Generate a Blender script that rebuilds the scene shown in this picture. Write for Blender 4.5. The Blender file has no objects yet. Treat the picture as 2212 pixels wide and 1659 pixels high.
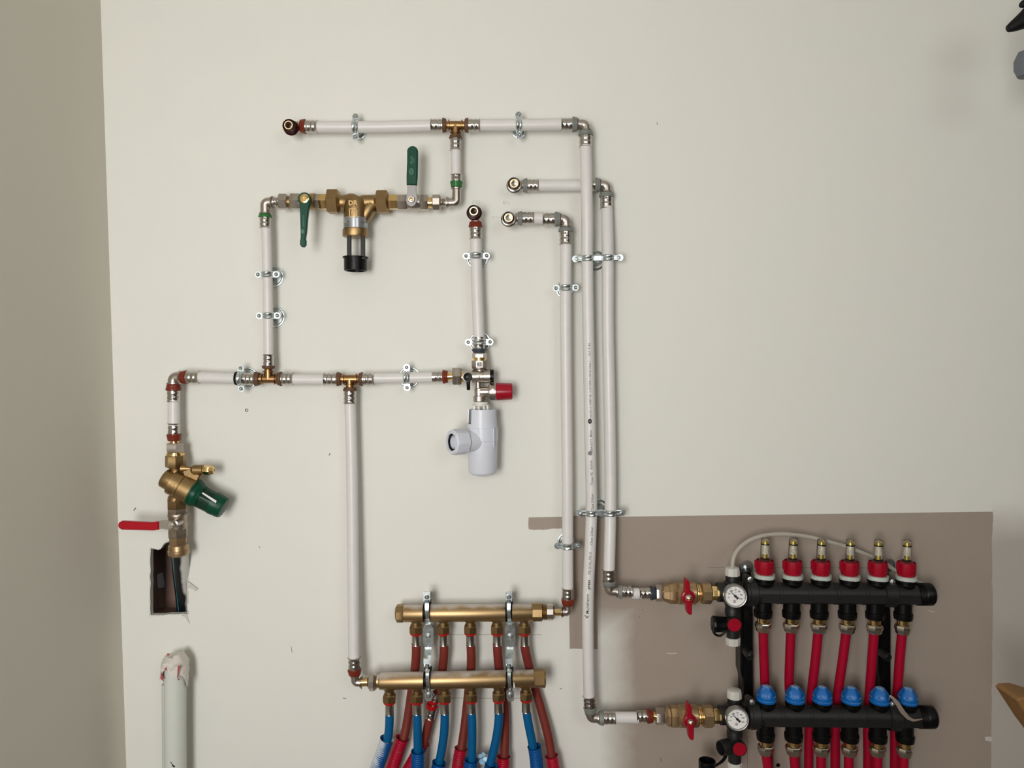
import bpy, math, random
from mathutils import Vector, Matrix, geometry
random.seed(4)
PI = math.pi
sc = bpy.context.scene
COL = sc.collection

# ---------------------------------------------------------------- camera
F = 1640.0                      # focal length in pixels of the 2212 px wide frame
D = 1.43                        # distance from the pipe wall, metres
CW, CH = 1106.0, 829.5
PITCH, ROLL = math.radians(2.2), -0.0135
CAMPOS = Vector((0, -D, 1.35))
CAMROT = Matrix.Rotation(PI / 2 - PITCH, 3, 'X') @ Matrix.Rotation(ROLL, 3, 'Z')
cd = bpy.data.cameras.new('camera'); cam = bpy.data.objects.new('camera', cd); COL.objects.link(cam)
cam.matrix_world = Matrix.Translation(CAMPOS) @ CAMROT.to_4x4()
cd.sensor_width = 36; cd.lens = 36 * F / 2212; cd.clip_start = 0.02
sc.camera = cam

# ---------------------------------------------------------------- light and exposure
sc.view_settings.view_transform = 'Standard'; sc.view_settings.look = 'None'
sc.view_settings.gamma = 1; sc.view_settings.use_curve_mapping = False
sc.view_settings.exposure = 0.19
w = bpy.data.worlds.new('world'); sc.world = w; w.use_nodes = True
w.node_tree.nodes['Background'].inputs[0].default_value = (0.8, 0.9, 1, 1)
w.node_tree.nodes['Background'].inputs[1].default_value = 0.5
def area(name, loc, rot, sx, sy, power, col):
    l = bpy.data.lights.new(name, 'AREA'); l.shape = 'RECTANGLE'; l.size = sx; l.size_y = sy
    l.energy = power; l.color = col
    o = bpy.data.objects.new(name, l); COL.objects.link(o); o.location = loc; o.rotation_euler = rot
    return o
# daylight entering through the window opening in the wall behind the camera
area('window_daylight', (-0.48, -2.33, 1.30), (PI / 2, 0, 0), 0.48, 0.9, 29.5, (1.0, 0.985, 0.955))
# added fill light, weaker and wider, set in an opening made for it
area('fill_light', (0.85, -2.33, 1.85), (PI / 2, 0, 0), 0.86, 0.75, 6.5, (0.99, 1.0, 0.96))

# ---------------------------------------------------------------- helpers
def W(x, y, d=0.0):
    r = CAMROT @ Vector(((x - CW) / F, -(y - CH) / F, -1.0))
    t = (D - d) / r.y
    return CAMPOS + r * t
def S(d=0.0): return (D - d) / F

MATS = {}
def nd(nt, t, **k):
    n = nt.nodes.new(t)
    for a, b in k.items(): setattr(n, a, b)
    return n
def mat(name, col, rough=0.5, metal=0.0, bump=0.0, bscale=400, var=0.0, vscale=60, trans=0, ior=1.45, alpha=1, coat=0, dirt=None, rvar=0.0, spec=0.5):
    m = bpy.data.materials.new(name); m.use_nodes = True; nt = m.node_tree
    b = nt.nodes['Principled BSDF']
    b.inputs['Base Color'].default_value = (*col, 1); b.inputs['Roughness'].default_value = rough
    b.inputs['Metallic'].default_value = metal; b.inputs['IOR'].default_value = ior
    b.inputs['Transmission Weight'].default_value = trans; b.inputs['Alpha'].default_value = alpha
    b.inputs['Coat Weight'].default_value = coat; b.inputs['Specular IOR Level'].default_value = spec
    tc = nd(nt, 'ShaderNodeTexCoord')
    nz = nd(nt, 'ShaderNodeTexNoise'); nz.inputs['Scale'].default_value = vscale; nz.inputs['Detail'].default_value = 4
    nt.links.new(tc.outputs['Object'], nz.inputs['Vector'])
    last = None
    if var > 0 or dirt:
        mx = nd(nt, 'ShaderNodeMix', data_type='RGBA')
        dc = dirt or tuple(c * (1 - var) for c in col)
        mx.inputs['A'].default_value = (*col, 1); mx.inputs['B'].default_value = (*dc, 1)
        mr = nd(nt, 'ShaderNodeMapRange'); mr.inputs[1].default_value = 0.45; mr.inputs[2].default_value = 0.68
        if var and not dirt: mr.inputs[1].default_value = 0.3; mr.inputs[2].default_value = 0.7
        nt.links.new(nz.outputs['Fac'], mr.inputs[0]); nt.links.new(mr.outputs[0], mx.inputs['Factor'])
        nt.links.new(mx.outputs['Result'], b.inputs['Base Color'])
    if rvar > 0:
        mr = nd(nt, 'ShaderNodeMapRange'); mr.inputs[3].default_value = rough - rvar; mr.inputs[4].default_value = rough + rvar
        nt.links.new(nz.outputs['Fac'], mr.inputs[0]); nt.links.new(mr.outputs[0], b.inputs['Roughness'])
    if bump > 0:
        n2 = nd(nt, 'ShaderNodeTexNoise'); n2.inputs['Scale'].default_value = bscale; n2.inputs['Detail'].default_value = 3
        nt.links.new(tc.outputs['Object'], n2.inputs['Vector'])
        bp = nd(nt, 'ShaderNodeBump'); bp.inputs['Strength'].default_value = bump; bp.inputs['Distance'].default_value = 0.001
        nt.links.new(n2.outputs['Fac'], bp.inputs['Height']); nt.links.new(bp.outputs[0], b.inputs['Normal'])
    MATS[name] = m
    return m
mat('white_pipe', (0.66, 0.64, 0.625), 0.36, var=0.04, bump=0.03)
mat('press_steel', (0.52, 0.49, 0.455), 0.22, 1, rvar=0.06)
mat('nickel', (0.52, 0.465, 0.42), 0.30, 1, rvar=0.06, bump=0.05, bscale=900)
mat('zinc', (0.66, 0.72, 0.74), 0.26, 1, rvar=0.10, vscale=120)
mat('zinc_dull', (0.36, 0.38, 0.37), 0.42, 1, rvar=0.08)
mat('brass_cast', (0.36, 0.242, 0.115), 0.38, 1, bump=0.25, bscale=1500, var=0.12, vscale=90)
mat('brass_bright', (0.80, 0.56, 0.25), 0.18, 1)
mat('brass_dusty', (0.44, 0.30, 0.155), 0.40, 1, bump=0.15, bscale=1800, dirt=(0.50, 0.38, 0.22), vscale=70)
mat('brass_dirty', (0.48, 0.32, 0.16), 0.38, 0.9, dirt=(0.34, 0.26, 0.19), vscale=150, rvar=0.1)
mat('brass_dark', (0.30, 0.20, 0.09), 0.4, 1)
mat('bronze', (0.34, 0.19, 0.085), 0.34, 1, bump=0.1)
mat('ring_brown', (0.115, 0.055, 0.030), 0.45)
mat('ring_red', (0.165, 0.020, 0.008), 0.35)
mat('ring_bright_red', (0.38, 0.006, 0.006), 0.25)
mat('ring_green', (0.025, 0.14, 0.035), 0.4)
mat('ring_grey', (0.19, 0.20, 0.185), 0.45)
mat('ring_navy', (0.035, 0.045, 0.06), 0.4)
mat('maroon', (0.030, 0.003, 0.002), 0.22, spec=0.35)
mat('rubber', (0.003, 0.003, 0.003), 0.5, spec=0.2)
mat('green_plastic', (0.001, 0.052, 0.027), 0.36, bump=0.1, spec=0.3)
mat('green_print', (0.05, 0.16, 0.12), 0.5)
mat('red_lever', (0.38, 0.004, 0.014), 0.3, spec=0.35)
mat('red_plastic', (0.33, 0.003, 0.017), 0.32, var=0.15, spec=0.35)
mat('black_plastic', (0.003, 0.003, 0.0033), 0.30, spec=0.25, bump=0.15, bscale=1800)
mat('black_satin', (0.010, 0.010, 0.0098), 0.40, spec=0.55, bump=0.2, bscale=2200)
mat('black_pipe', (0.008, 0.010, 0.013), 0.3, dirt=(0.55, 0.53, 0.50), vscale=18)
mat('blue_stripe', (0.03, 0.16, 0.22), 0.4)
mat('trap_plastic', (0.63, 0.65, 0.72), 0.36)
mat('white_plastic', (0.66, 0.65, 0.60), 0.42)
mat('cream_cap', (0.56, 0.54, 0.50), 0.42)
mat('lock_ring', (0.42, 0.46, 0.42), 0.4)
mat('blue_knob', (0.004, 0.115, 0.40), 0.36, spec=0.35, var=0.2)
mat('blue_dust', (0.30, 0.42, 0.60), 0.6, dirt=(0.02, 0.17, 0.50), vscale=260)
mat('red_hose_brown', (0.17, 0.026, 0.018), 0.5, spec=0.3, bump=0.05)
mat('blue_hose', (0.0, 0.088, 0.235), 0.45, spec=0.3, bump=0.05)
mat('heating_red', (0.33, 0.002, 0.022), 0.40, spec=0.3, bump=0.05)
mat('conduit_blue', (0.0, 0.070, 0.26), 0.3)
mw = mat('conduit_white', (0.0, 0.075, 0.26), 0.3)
def side_tint(m, base, tint, axis='X', sign=-1, lo=.85, hi=.38, noise=60):      # second colour mixed in on one side; dust on knobs, plaster on black pipe
    nt = m.node_tree; b = nt.nodes['Principled BSDF']; g = nd(nt, 'ShaderNodeNewGeometry'); s_ = nd(nt, 'ShaderNodeSeparateXYZ')
    nt.links.new(g.outputs['Normal'], s_.inputs[0]); n_ = nd(nt, 'ShaderNodeTexNoise'); n_.inputs['Scale'].default_value = noise
    nt.links.new(g.outputs['Position'], n_.inputs['Vector'])
    k_ = nd(nt, 'ShaderNodeMath', operation='MULTIPLY'); k_.inputs[1].default_value = sign; nt.links.new(s_.outputs[axis], k_.inputs[0])
    a_ = nd(nt, 'ShaderNodeMath', operation='MULTIPLY_ADD'); a_.inputs[1].default_value = .9; nt.links.new(n_.outputs['Fac'], a_.inputs[0]); nt.links.new(k_.outputs[0], a_.inputs[2])
    r_ = nd(nt, 'ShaderNodeMapRange'); r_.inputs[1].default_value = hi; r_.inputs[2].default_value = lo; nt.links.new(a_.outputs[0], r_.inputs[0])
    x_ = nd(nt, 'ShaderNodeMix', data_type='RGBA'); x_.inputs['A'].default_value = (*base, 1); x_.inputs['B'].default_value = (*tint, 1)
    nt.links.new(r_.outputs[0], x_.inputs['Factor']); nt.links.new(x_.outputs['Result'], b.inputs['Base Color'])
side_tint(mw, (0.0, 0.075, 0.26), (0.52, 0.56, 0.60), lo=.62, hi=.12)  # whitish tone on the left-facing side of this conduit
mat('conduit_red', (0.38, 0.004, 0.026), 0.3)
mat('clear', (0.93, 0.90, 0.90), 0.05, trans=1, ior=1.30)
mat('clear_tube', (0.62, 0.58, 0.52), 0.25, trans=0.45, ior=1.2)
mat('gauge_brass', (0.62, 0.50, 0.10), 0.35, 0.7)
mat('gauge_scale', (0.78, 0.75, 0.66), 0.5, dirt=(0.45, 0.38, 0.18), vscale=900)
mat('dial_white', (0.74, 0.72, 0.71), 0.45)
mat('bezel', (0.34, 0.34, 0.32), 0.34, 0.7)
mat('ink', (0.012, 0.010, 0.012), 0.6)
mat('ink_faded', (0.20, 0.19, 0.20), 0.6)
mat('pencil', (0.36, 0.35, 0.33), 0.7)
mat('pencil_dark', (0.17, 0.15, 0.14), 0.7)
mat('label_silver', (0.42, 0.43, 0.45), 0.28, 0.75)
mat('pvc_white', (0.60, 0.62, 0.57), 0.45)
mat('tape', (0.66, 0.62, 0.56), 0.5, bump=0.4, bscale=120)
mat('tape_red', (0.42, 0.06, 0.08), 0.5)
mat('cardboard', (0.22, 0.11, 0.035), 0.7, bump=0.2)
mat('paint_left', (0.69, 0.655, 0.575), 0.75, bump=0.12, bscale=500)
mat('nickel_dirty', (0.44, 0.37, 0.30), 0.42, 1, dirt=(0.33, 0.27, 0.21), vscale=130, rvar=0.1)
mat('nickel_bright', (0.66, 0.60, 0.52), 0.25, 1, rvar=0.06)
mat('brass_rim', (0.95, 0.80, 0.52), 0.35, 1)
mat('bare_block', (0.20, 0.175, 0.15), 0.9, var=0.3, vscale=8)
mat('lever_steel', (0.26, 0.25, 0.25), 0.5, 0.8)
mat('cavity', (0.22, 0.14, 0.11), 0.8, var=0.35, vscale=12)
mat('plaster_edge', (0.56, 0.54, 0.49), 0.9, bump=0.6, bscale=300)
mat('floor', (0.20, 0.17, 0.145), 0.7, var=0.3, vscale=3)
mat('ceiling', (0.74, 0.72, 0.66), 0.8)
mat('door_wood', (0.16, 0.12, 0.09), 0.5)
mat('dark_jacket', (0.003, 0.0035, 0.004), 0.6, spec=0.3)
mat('grey_cap', (0.12, 0.13, 0.15), 0.5)
mat('film', (0.30, 0.50, 0.68), 0.25)
mat('peel', (0.25, 0.20, 0.17), 0.4)

class M:
    def __init__(s): s.v = []; s.f = []
    def add(s, vs, fs):
        o = len(s.v); s.v += [Vector(v) for v in vs]; s.f += [tuple(i + o for i in f) for f in fs]; return s
    def frame(s, u, up=None):
        e1 = Vector(up) if up else Vector((0, -1, 0))
        e1 = e1 - u * e1.dot(u)
        if e1.length < 0.2: e1 = Vector((1, 0, 0)) - u * u.x
        e1.normalize(); return e1, u.cross(e1)
    def lathe(s, A, B, prof, seg=28, phase=0.0, rf=None, close=True):
        """prof = [(t, r)] metres along A->B; closed at both ends when close"""
        u = (B - A).normalized(); e1, e2 = s.frame(u)
        vs = []; fs = []; n = len(prof)
        for t, r in prof:
            for k in range(seg):
                a = phase + 2 * PI * k / seg
                rr = r * (rf(a) if rf else 1)
                vs.append(A + u * t + (e1 * math.cos(a) + e2 * math.sin(a)) * rr)
        for i in range(n - 1):
            for k in range(seg):
                k2 = (k + 1) % seg
                fs.append((i * seg + k, i * seg + k2, (i + 1) * seg + k2, (i + 1) * seg + k))
        if close:
            fs.append(tuple(reversed(range(seg)))); fs.append(tuple((n - 1) * seg + k for k in range(seg)))
        return s.add(vs, fs)
    def tube(s, pts, r, seg=16, close=True, hollow=0.0):
        """r = number or list; hollow = wall thickness of an open end"""
        n = len(pts); R = r if isinstance(r, (list, tuple)) else [r] * n
        T = [(pts[min(i + 1, n - 1)] - pts[max(i - 1, 0)]).normalized() for i in range(n)]
        e1, _ = s.frame(T[0]); rows = []
        for i in range(n):
            e1 = (e1 - T[i] * e1.dot(T[i])).normalized(); e2 = T[i].cross(e1)
            rows.append((pts[i], e1.copy(), e2, R[i]))
        if hollow:
            rows = [(p, a, b, rr - hollow) for p, a, b, rr in reversed(rows[:max(2, n // 2)])] + rows
        vs = []; fs = []
        for p, a, b, rr in rows:
            for k in range(seg):
                an = 2 * PI * k / seg
                vs.append(p + (a * math.cos(an) + b * math.sin(an)) * rr)
        for i in range(len(rows) - 1):
            for k in range(seg):
                k2 = (k + 1) % seg
                fs.append((i * seg + k, i * seg + k2, (i + 1) * seg + k2, (i + 1) * seg + k))
        if close:
            fs.append(tuple(reversed(range(seg)))); fs.append(tuple((len(rows) - 1) * seg + k for k in range(seg)))
        return s.add(vs, fs)
    def prism(s, P, th, ch=0.0):
        """P = outline of world points facing the camera (front face), extruded by th towards the wall; ch = chamfer of the front edge"""
        n = len(P); c = sum(P, Vector()) / n
        back = [p + Vector((0, th, 0)) for p in P]
        if ch > 0:
            ins = []
            for i in range(n):
                a = (P[i] - P[i - 1]); b = (P[(i + 1) % n] - P[i])
                a.normalize(); b.normalize()
                na = Vector((a.z, 0, -a.x)); nb = Vector((b.z, 0, -b.x))
                if na.dot(c - P[i]) < 0 and nb.dot(c - P[i]) < 0: na, nb = -na, -nb
                nn = na + nb
                if nn.length < 1e-6: nn = c - P[i]
                nn.normalize(); ins.append(P[i] + nn * ch)
            mid = [p + Vector((0, ch, 0)) for p in P]
            rings = [ins, mid, back]
        else: rings = [P, back]
        vs = [v for r in rings for v in r]; fs = [tuple(range(n)), tuple(reversed(range((len(rings) - 1) * n, len(rings) * n)))]
        for j in range(len(rings) - 1):
            for i in range(n):
                i2 = (i + 1) % n
                fs.append((j * n + i, j * n + i2, (j + 1) * n + i2, (j + 1) * n + i))
        return s.add(vs, fs)
    def box(s, c, sz, R=None):
        c = Vector(c); hx, hy, hz = sz[0] / 2, sz[1] / 2, sz[2] / 2
        vs = [Vector((x, y, z)) for x in (-hx, hx) for y in (-hy, hy) for z in (-hz, hz)]
        if R: vs = [R @ v for v in vs]
        return s.add([c + v for v in vs], [(0, 1, 3, 2), (4, 6, 7, 5), (0, 4, 5, 1), (2, 3, 7, 6), (0, 2, 6, 4), (1, 5, 7, 3)])
    def ball(s, c, r, seg=20, squash=(1, 1, 1)):
        rings = seg // 2; vs = []; fs = []
        for i in range(1, rings):
            th = PI * i / rings
            for k in range(seg):
                a = 2 * PI * k / seg
                vs.append(c + Vector((r * squash[0] * math.sin(th) * math.cos(a), r * squash[1] * math.sin(th) * math.sin(a), r * squash[2] * math.cos(th))))
        t = len(vs); vs += [c + Vector((0, 0, r * squash[2])), c - Vector((0, 0, r * squash[2]))]
        for i in range(rings - 2):
            for k in range(seg):
                k2 = (k + 1) % seg
                fs.append((i * seg + k, (i + 1) * seg + k, (i + 1) * seg + k2, i * seg + k2))
        for k in range(seg):
            k2 = (k + 1) % seg
            fs.append((t, k, k2)); fs.append((t + 1, (rings - 2) * seg + k2, (rings - 2) * seg + k))
        return s.add(vs, fs)
    def ribbon(s, rows, th):
        """rows = [(px, py, d, width_px)]; a bent metal strip whose width lies across the picture plane"""
        P = [W(x, y, d) for x, y, d, w_ in rows]; n = len(P); vs = []; fs = []
        for i, (x, y, d, w_) in enumerate(rows):
            t = (P[min(i + 1, n - 1)] - P[max(i - 1, 0)]).normalized()
            side = Vector((1, 0, 0)); side = (side - t * side.dot(t)).normalized(); nn = t.cross(side).normalized()
            if nn.y > 0: nn = -nn
            h = w_ * S(d) / 2
            vs += [P[i] - side * h, P[i] + side * h, P[i] + side * h - nn * th, P[i] - side * h - nn * th]
        for i in range(n - 1):
            for k in range(4):
                k2 = (k + 1) % 4
                fs.append((4 * i + k, 4 * i + k2, 4 * i + 4 + k2, 4 * i + 4 + k))
        fs += [(3, 2, 1, 0), tuple(4 * (n - 1) + k for k in range(4))]
        return s.add(vs, fs)
    # pixel-measured lathe: axis from p0 to p1 (pixels, depth d); prof = [(px along axis, px radius)]
    def L(s, p0, p1, d, prof, seg=28, phase=0.0, d1=None, rf=None, close=True):
        A = W(*p0, d); B = W(*p1, d if d1 is None else d1)
        ln = math.hypot(p1[0] - p0[0], p1[1] - p0[1]); k = (B - A).length / ln; q = S(d)
        return s.lathe(A, B, [(t * k, r * q) for t, r in prof], seg, phase, rf, close)
    def hexn(s, p0, p1, d, r, ch=0.9, phase=0.0, seg=6, d1=None):
        """a nut between p0 and p1; r = pixel half-height as seen (flat or corner)"""
        ln = math.hypot(p1[0] - p0[0], p1[1] - p0[1]); c = min(2.0, ln * 0.18)
        R = r / max(abs(math.sin(phase + 2 * PI * k_ / seg)) for k_ in range(seg))
        return s.L(p0, p1, d, [(0, R * ch), (c, R), (ln - c, R), (ln, R * ch)], seg, phase, d1)
    def build(s, name, m, parent=None, label=None, loc=None, smooth=35):
        L0 = Vector((0, 0, 0))
        if parent is not None: L0 = world_loc(parent)
        elif loc is not None: L0 = Vector(loc)
        me = bpy.data.meshes.new(name)
        me.from_pydata([v - L0 for v in s.v], [], s.f); me.validate()
        me.materials.append(MATS[m] if isinstance(m, str) else m)
        bm_fix(me)
        me.polygons.foreach_set('use_smooth', [True] * len(me.polygons))
        me.set_sharp_from_angle(angle=math.radians(smooth))
        o = bpy.data.objects.new(name, me); COL.objects.link(o)
        if parent is not None: o.parent = parent
        else: o.location = L0
        if label: o['label'] = label
        return o
import bmesh
def bm_fix(me):
    b = bmesh.new(); b.from_mesh(me)
    bmesh.ops.recalc_face_normals(b, faces=b.faces)
    b.to_mesh(me); b.free()
def world_loc(o):
    v = Vector(o.location); p = o.parent
    while p is not None: v += Vector(p.location); p = p.parent
    return v
def thing(name, label, cat, loc, group=None):
    o = bpy.data.objects.new(name, None); COL.objects.link(o); o.location = loc; o.empty_display_size = 0.01
    return tag(o, label, cat, group)
def tag(o, label, cat, group=None, kind=None):
    if label: o['label'] = label
    if cat: o['category'] = cat
    if group: o['group'] = group
    if kind: o['kind'] = kind
    return o
def struct(o): o['kind'] = 'structure'; return o
def spline(P, n=8):
    out = []
    for i in range(len(P) - 1):
        p0, p1, p2, p3 = P[max(i - 1, 0)], P[i], P[i + 1], P[min(i + 2, len(P) - 1)]
        for k in range(n):
            t = k / n
            out.append(0.5 * ((2 * p1) + (-p0 + p2) * t + (2 * p0 - 5 * p1 + 4 * p2 - p3) * t * t + (-p0 + 3 * p1 - 3 * p2 + p3) * t ** 3))
    out.append(P[-1]); return out
def glyphs(text, size, bold=0.0):
    cu = bpy.data.curves.new('lettering', 'FONT'); cu.body = text; cu.size = size; cu.align_x = 'LEFT'; cu.offset = bold
    cu.resolution_u = 2
    ob = bpy.data.objects.new('lettering', cu); COL.objects.link(ob)
    me = bpy.data.meshes.new_from_object(ob.evaluated_get(bpy.context.evaluated_depsgraph_get()))
    vs = [v.co.copy() for v in me.vertices]; fs = [tuple(p.vertices) for p in me.polygons]
    bpy.data.objects.remove(ob); bpy.data.meshes.remove(me); bpy.data.curves.remove(cu)
    return vs, fs
def flat_text(m, text, px, py, d, size_px, ang=0.0, center=True, bold=0.0, th=0.0004):
    """lettering lying in a plane parallel to the wall; ang = counter-clockwise radians"""
    vs, fs = glyphs(text, size_px, bold); q = S(d); o = W(px, py, d)
    cx = (min(v.x for v in vs) + max(v.x for v in vs)) / 2 if center else 0
    cy = (min(v.y for v in vs) + max(v.y for v in vs)) / 2
    out = []
    for v in vs:
        x, y = v.x - cx, v.y - cy
        out.append(o + Vector(((x * math.cos(ang) - y * math.sin(ang)) * q, 0, (x * math.sin(ang) + y * math.cos(ang)) * q)))
    m.add(out, fs)
    return m
def circle(cx, cy, d, r, n=20, a0=0, a1=2 * PI, sx=1, sy=1):
    o = W(cx, cy, d); q = S(d) * r
    full = abs(a1 - a0 - 2 * PI) < 1e-6
    return [o + Vector((math.cos(a0 + (a1 - a0) * k / (n if full else n - 1)) * q * sx, 0, math.sin(a0 + (a1 - a0) * k / (n if full else n - 1)) * q * sy)) for k in range(n)]
def px_poly(pts, d): return [W(x, y, d) for x, y in pts]
def rough_line(x0, y0, x1, y1, n, amp):
    return [(x0 + (x1 - x0) * i / n + random.uniform(-amp, amp), y0 + (y1 - y0) * i / n + random.uniform(-amp, amp)) for i in range(n)]

def top_dust(m, base, tint):      # plaster dust settled on the upward sides
    nt = m.node_tree; b = nt.nodes['Principled BSDF']; g = nd(nt, 'ShaderNodeNewGeometry'); s_ = nd(nt, 'ShaderNodeSeparateXYZ')
    nt.links.new(g.outputs['Normal'], s_.inputs[0]); n_ = nd(nt, 'ShaderNodeTexNoise'); n_.inputs['Scale'].default_value = 45; n_.inputs['Detail'].default_value = 6
    nt.links.new(g.outputs['Position'], n_.inputs['Vector'])
    a_ = nd(nt, 'ShaderNodeMath', operation='MULTIPLY_ADD'); a_.inputs[1].default_value = .9; nt.links.new(n_.outputs['Fac'], a_.inputs[0]); nt.links.new(s_.outputs['Z'], a_.inputs[2])
    r_ = nd(nt, 'ShaderNodeMapRange'); r_.inputs[1].default_value = 1.05; r_.inputs[2].default_value = 1.45; nt.links.new(a_.outputs[0], r_.inputs[0])
    x_ = nd(nt, 'ShaderNodeMix', data_type='RGBA'); x_.inputs['A'].default_value = (*base, 1); x_.inputs['B'].default_value = (*tint, 1)
    nt.links.new(r_.outputs[0], x_.inputs['Factor']); nt.links.new(x_.outputs['Result'], b.inputs['Base Color'])
    i_ = nd(nt, 'ShaderNodeMath', operation='SUBTRACT'); i_.inputs[0].default_value = 1; nt.links.new(r_.outputs[0], i_.inputs[1]); nt.links.new(i_.outputs[0], b.inputs['Metallic'])
top_dust(MATS['brass_dusty'], (0.44, 0.30, 0.155), (0.50, 0.45, 0.41))

side_tint(MATS['black_pipe'], (0.006, 0.008, 0.010), (0.58, 0.56, 0.53), 'X', 1, 1.0, .72, 22)
side_tint(MATS['blue_knob'], (0.004, 0.115, 0.40), (0.17, 0.30, 0.50), 'Z', 1, 1.45, 1.0, 90)
mat('smear', (0.5, 0.53, 0.58), 0.6)
mat('bore_dark', (0.05, 0.028, 0.012), 0.45)
# ---------------------------------------------------------------- the room
XL = W(245, 830).x                      # plane of the left wall
XR, YR, ZT = 1.75, -2.2, 2.5
def wall_material():
    m = bpy.data.materials.new('painted_plasterboard'); m.use_nodes = True; nt = m.node_tree; b = nt.nodes['Principled BSDF']
    b.inputs['Roughness'].default_value = 0.8
    geo = nd(nt, 'ShaderNodeNewGeometry'); sep = nd(nt, 'ShaderNodeSeparateXYZ')
    edge = nd(nt, 'ShaderNodeTexNoise'); edge.inputs['Scale'].default_value = 22; edge.inputs['Detail'].default_value = 5
    nt.links.new(geo.outputs['Position'], edge.inputs['Vector']); nt.links.new(geo.outputs['Position'], sep.inputs[0])
    def mth(op, a, c, clamp=False):
        n = nd(nt, 'ShaderNodeMath', operation=op); n.use_clamp = clamp
        for i, v in enumerate((a, c)):
            if v is None: continue
            if isinstance(v, (int, float)): n.inputs[i].default_value = v
            else: nt.links.new(v, n.inputs[i])
        return n.outputs[0]
    wob = mth('SUBTRACT', edge.outputs['Fac'], 0.5)
    def step(coord, at, soft, amp, up=True):   # 1 where coord > at (up) or < at
        s_ = mth('ADD', coord, mth('MULTIPLY', wob, amp))
        t = mth('DIVIDE', mth('SUBTRACT', s_, at), soft if up else -soft)
        return mth('ADD', t, 0.5, True)
    X, Z = sep.outputs['X'], sep.outputs['Z']
    def boxm(x0, x1, y0, y1, s=(1, 1, 1, 1), amp=(4, 4, 0, 4)):   # left, right, top, bottom feather in px
        q = S()
        ym = (y0 + min(y1, 1659)) / 2; xm = (x0 + x1) / 2
        r = mth('MULTIPLY', step(X, W(x0, ym).x, s[0] * q, amp[0] * q), step(X, W(x1, ym).x, s[1] * q, amp[1] * q, False))
        r2 = mth('MULTIPLY', step(Z, W(xm, y0).z, s[2] * q, amp[2] * q, False), step(Z, W(xm, y1).z, s[3] * q, amp[3] * q))
        return mth('MULTIPLY', r, r2)
    masks = [boxm(1229, 1290, 1114, 1402, amp=(2, 0, 0, 10)), boxm(1285, 2143, 1111, 1340, (1, 1.5, 1, 70), (0, 9, 0, 20)),
             boxm(1332, 2143, 1270, 1900, (85, 1.5, 30, 1), (40, 9, 0, 0)), boxm(1142, 1232, 1117, 1143, (1.5, 1, 1, 1.5), (12, 0, 3, 12))]
    k = masks[0]
    for q in masks[1:]: k = mth('MAXIMUM', k, q)
    scum = nd(nt, 'ShaderNodeTexNoise'); scum.inputs['Scale'].default_value = 9; scum.inputs['Detail'].default_value = 6
    nt.links.new(geo.outputs['Position'], scum.inputs['Vector'])
    fib = nd(nt, 'ShaderNodeTexNoise'); fib.inputs['Scale'].default_value = 260; fib.inputs['Detail'].default_value = 3
    nt.links.new(geo.outputs['Position'], fib.inputs['Vector'])
    def mix(fac, a, c):
        n = nd(nt, 'ShaderNodeMix', data_type='RGBA')
        for key, v in (('Factor', fac), ('A', a), ('B', c)):
            if isinstance(v, tuple): n.inputs[key].default_value = (*v, 1)
            else: nt.links.new(v, n.inputs[key])
        return n.outputs['Result']
    paint = mix(scum.outputs['Fac'], (0.730, 0.715, 0.665), (0.700, 0.700, 0.655))
    shade_zone = boxm(2140, 3200, 1120, 1900, (2, 1, 90, 1), (9, 0, 30, 0))  # soft shading of the lower right wall, put into its paint colour
    paint = mix(shade_zone, paint, (0.44, 0.40, 0.36))
    board = mix(scum.outputs['Fac'], (0.335, 0.275, 0.225), (0.300, 0.240, 0.200))
    board = mix(mth('MULTIPLY', fib.outputs['Fac'], 0.35), board, (0.40, 0.34, 0.30))
    nt.links.new(mix(k, paint, board), b.inputs['Base Color'])
    bp = nd(nt, 'ShaderNodeBump'); bp.inputs['Strength'].default_value = 0.12; bp.inputs['Distance'].default_value = 0.0006
    nt.links.new(fib.outputs['Fac'], bp.inputs['Height']); nt.links.new(bp.outputs[0], b.inputs['Normal'])
    return m
WALL = wall_material(); MATS['wall'] = WALL
hole = (rough_line(326, 1186, 346, 1187, 4, 1.2) + rough_line(346, 1187, 358, 1172, 3, 1.2) + rough_line(358, 1172, 380, 1163, 3, 1) +
        rough_line(398, 1170, 405, 1200, 3, .6) + rough_line(405, 1200, 404, 1326, 6, .8) + rough_line(404, 1326, 325, 1330, 8, 1.3) + rough_line(324, 1330, 325, 1190, 10, 1.0))
def back_wall():
    m = M(); o = [Vector((XL - .12, 0, 0)), Vector((XR, 0, 0)), Vector((XR, 0, ZT)), Vector((XL - .12, 0, ZT))]
    h = px_poly(hole, 0.0)
    tris = geometry.tessellate_polygon([o, h])
    vs = o + h; n = len(vs)
    fs = [tuple(t) for t in tris]
    th = Vector((0, .0125, 0))
    allv = vs + [v + th for v in vs]
    fs += [tuple(i + n for i in reversed(t)) for t in tris]
    for a, c in ((0, 4), (4, n)):
        k = c - a
        for i in range(k): fs.append((a + i, a + (i + 1) % k, n + a + (i + 1) % k, n + a + i))
    m.add(allv, fs)
    return struct(m.build('wall_back', 'wall'))
wall = back_wall()
cav = M(); a = W(283, 1140, 0); c = W(430, 1350, 0)
cx, cz = (a.x + c.x) / 2, (a.z + c.z) / 2; wx, wz = abs(c.x - a.x), abs(a.z - c.z)
cav.box((cx, .10, cz), (wx, .004, wz)); cav.box((a.x, .056, cz), (.004, .086, wz)); cav.box((c.x + .03, .056, cz), (.004, .086, wz))
cav.box((cx, .056, a.z), (wx, .086, .004)); cav.box((cx, .056, c.z), (wx, .086, .004)); cav.box((c.x + .015, .10, cz), (.03, .004, wz))
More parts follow.
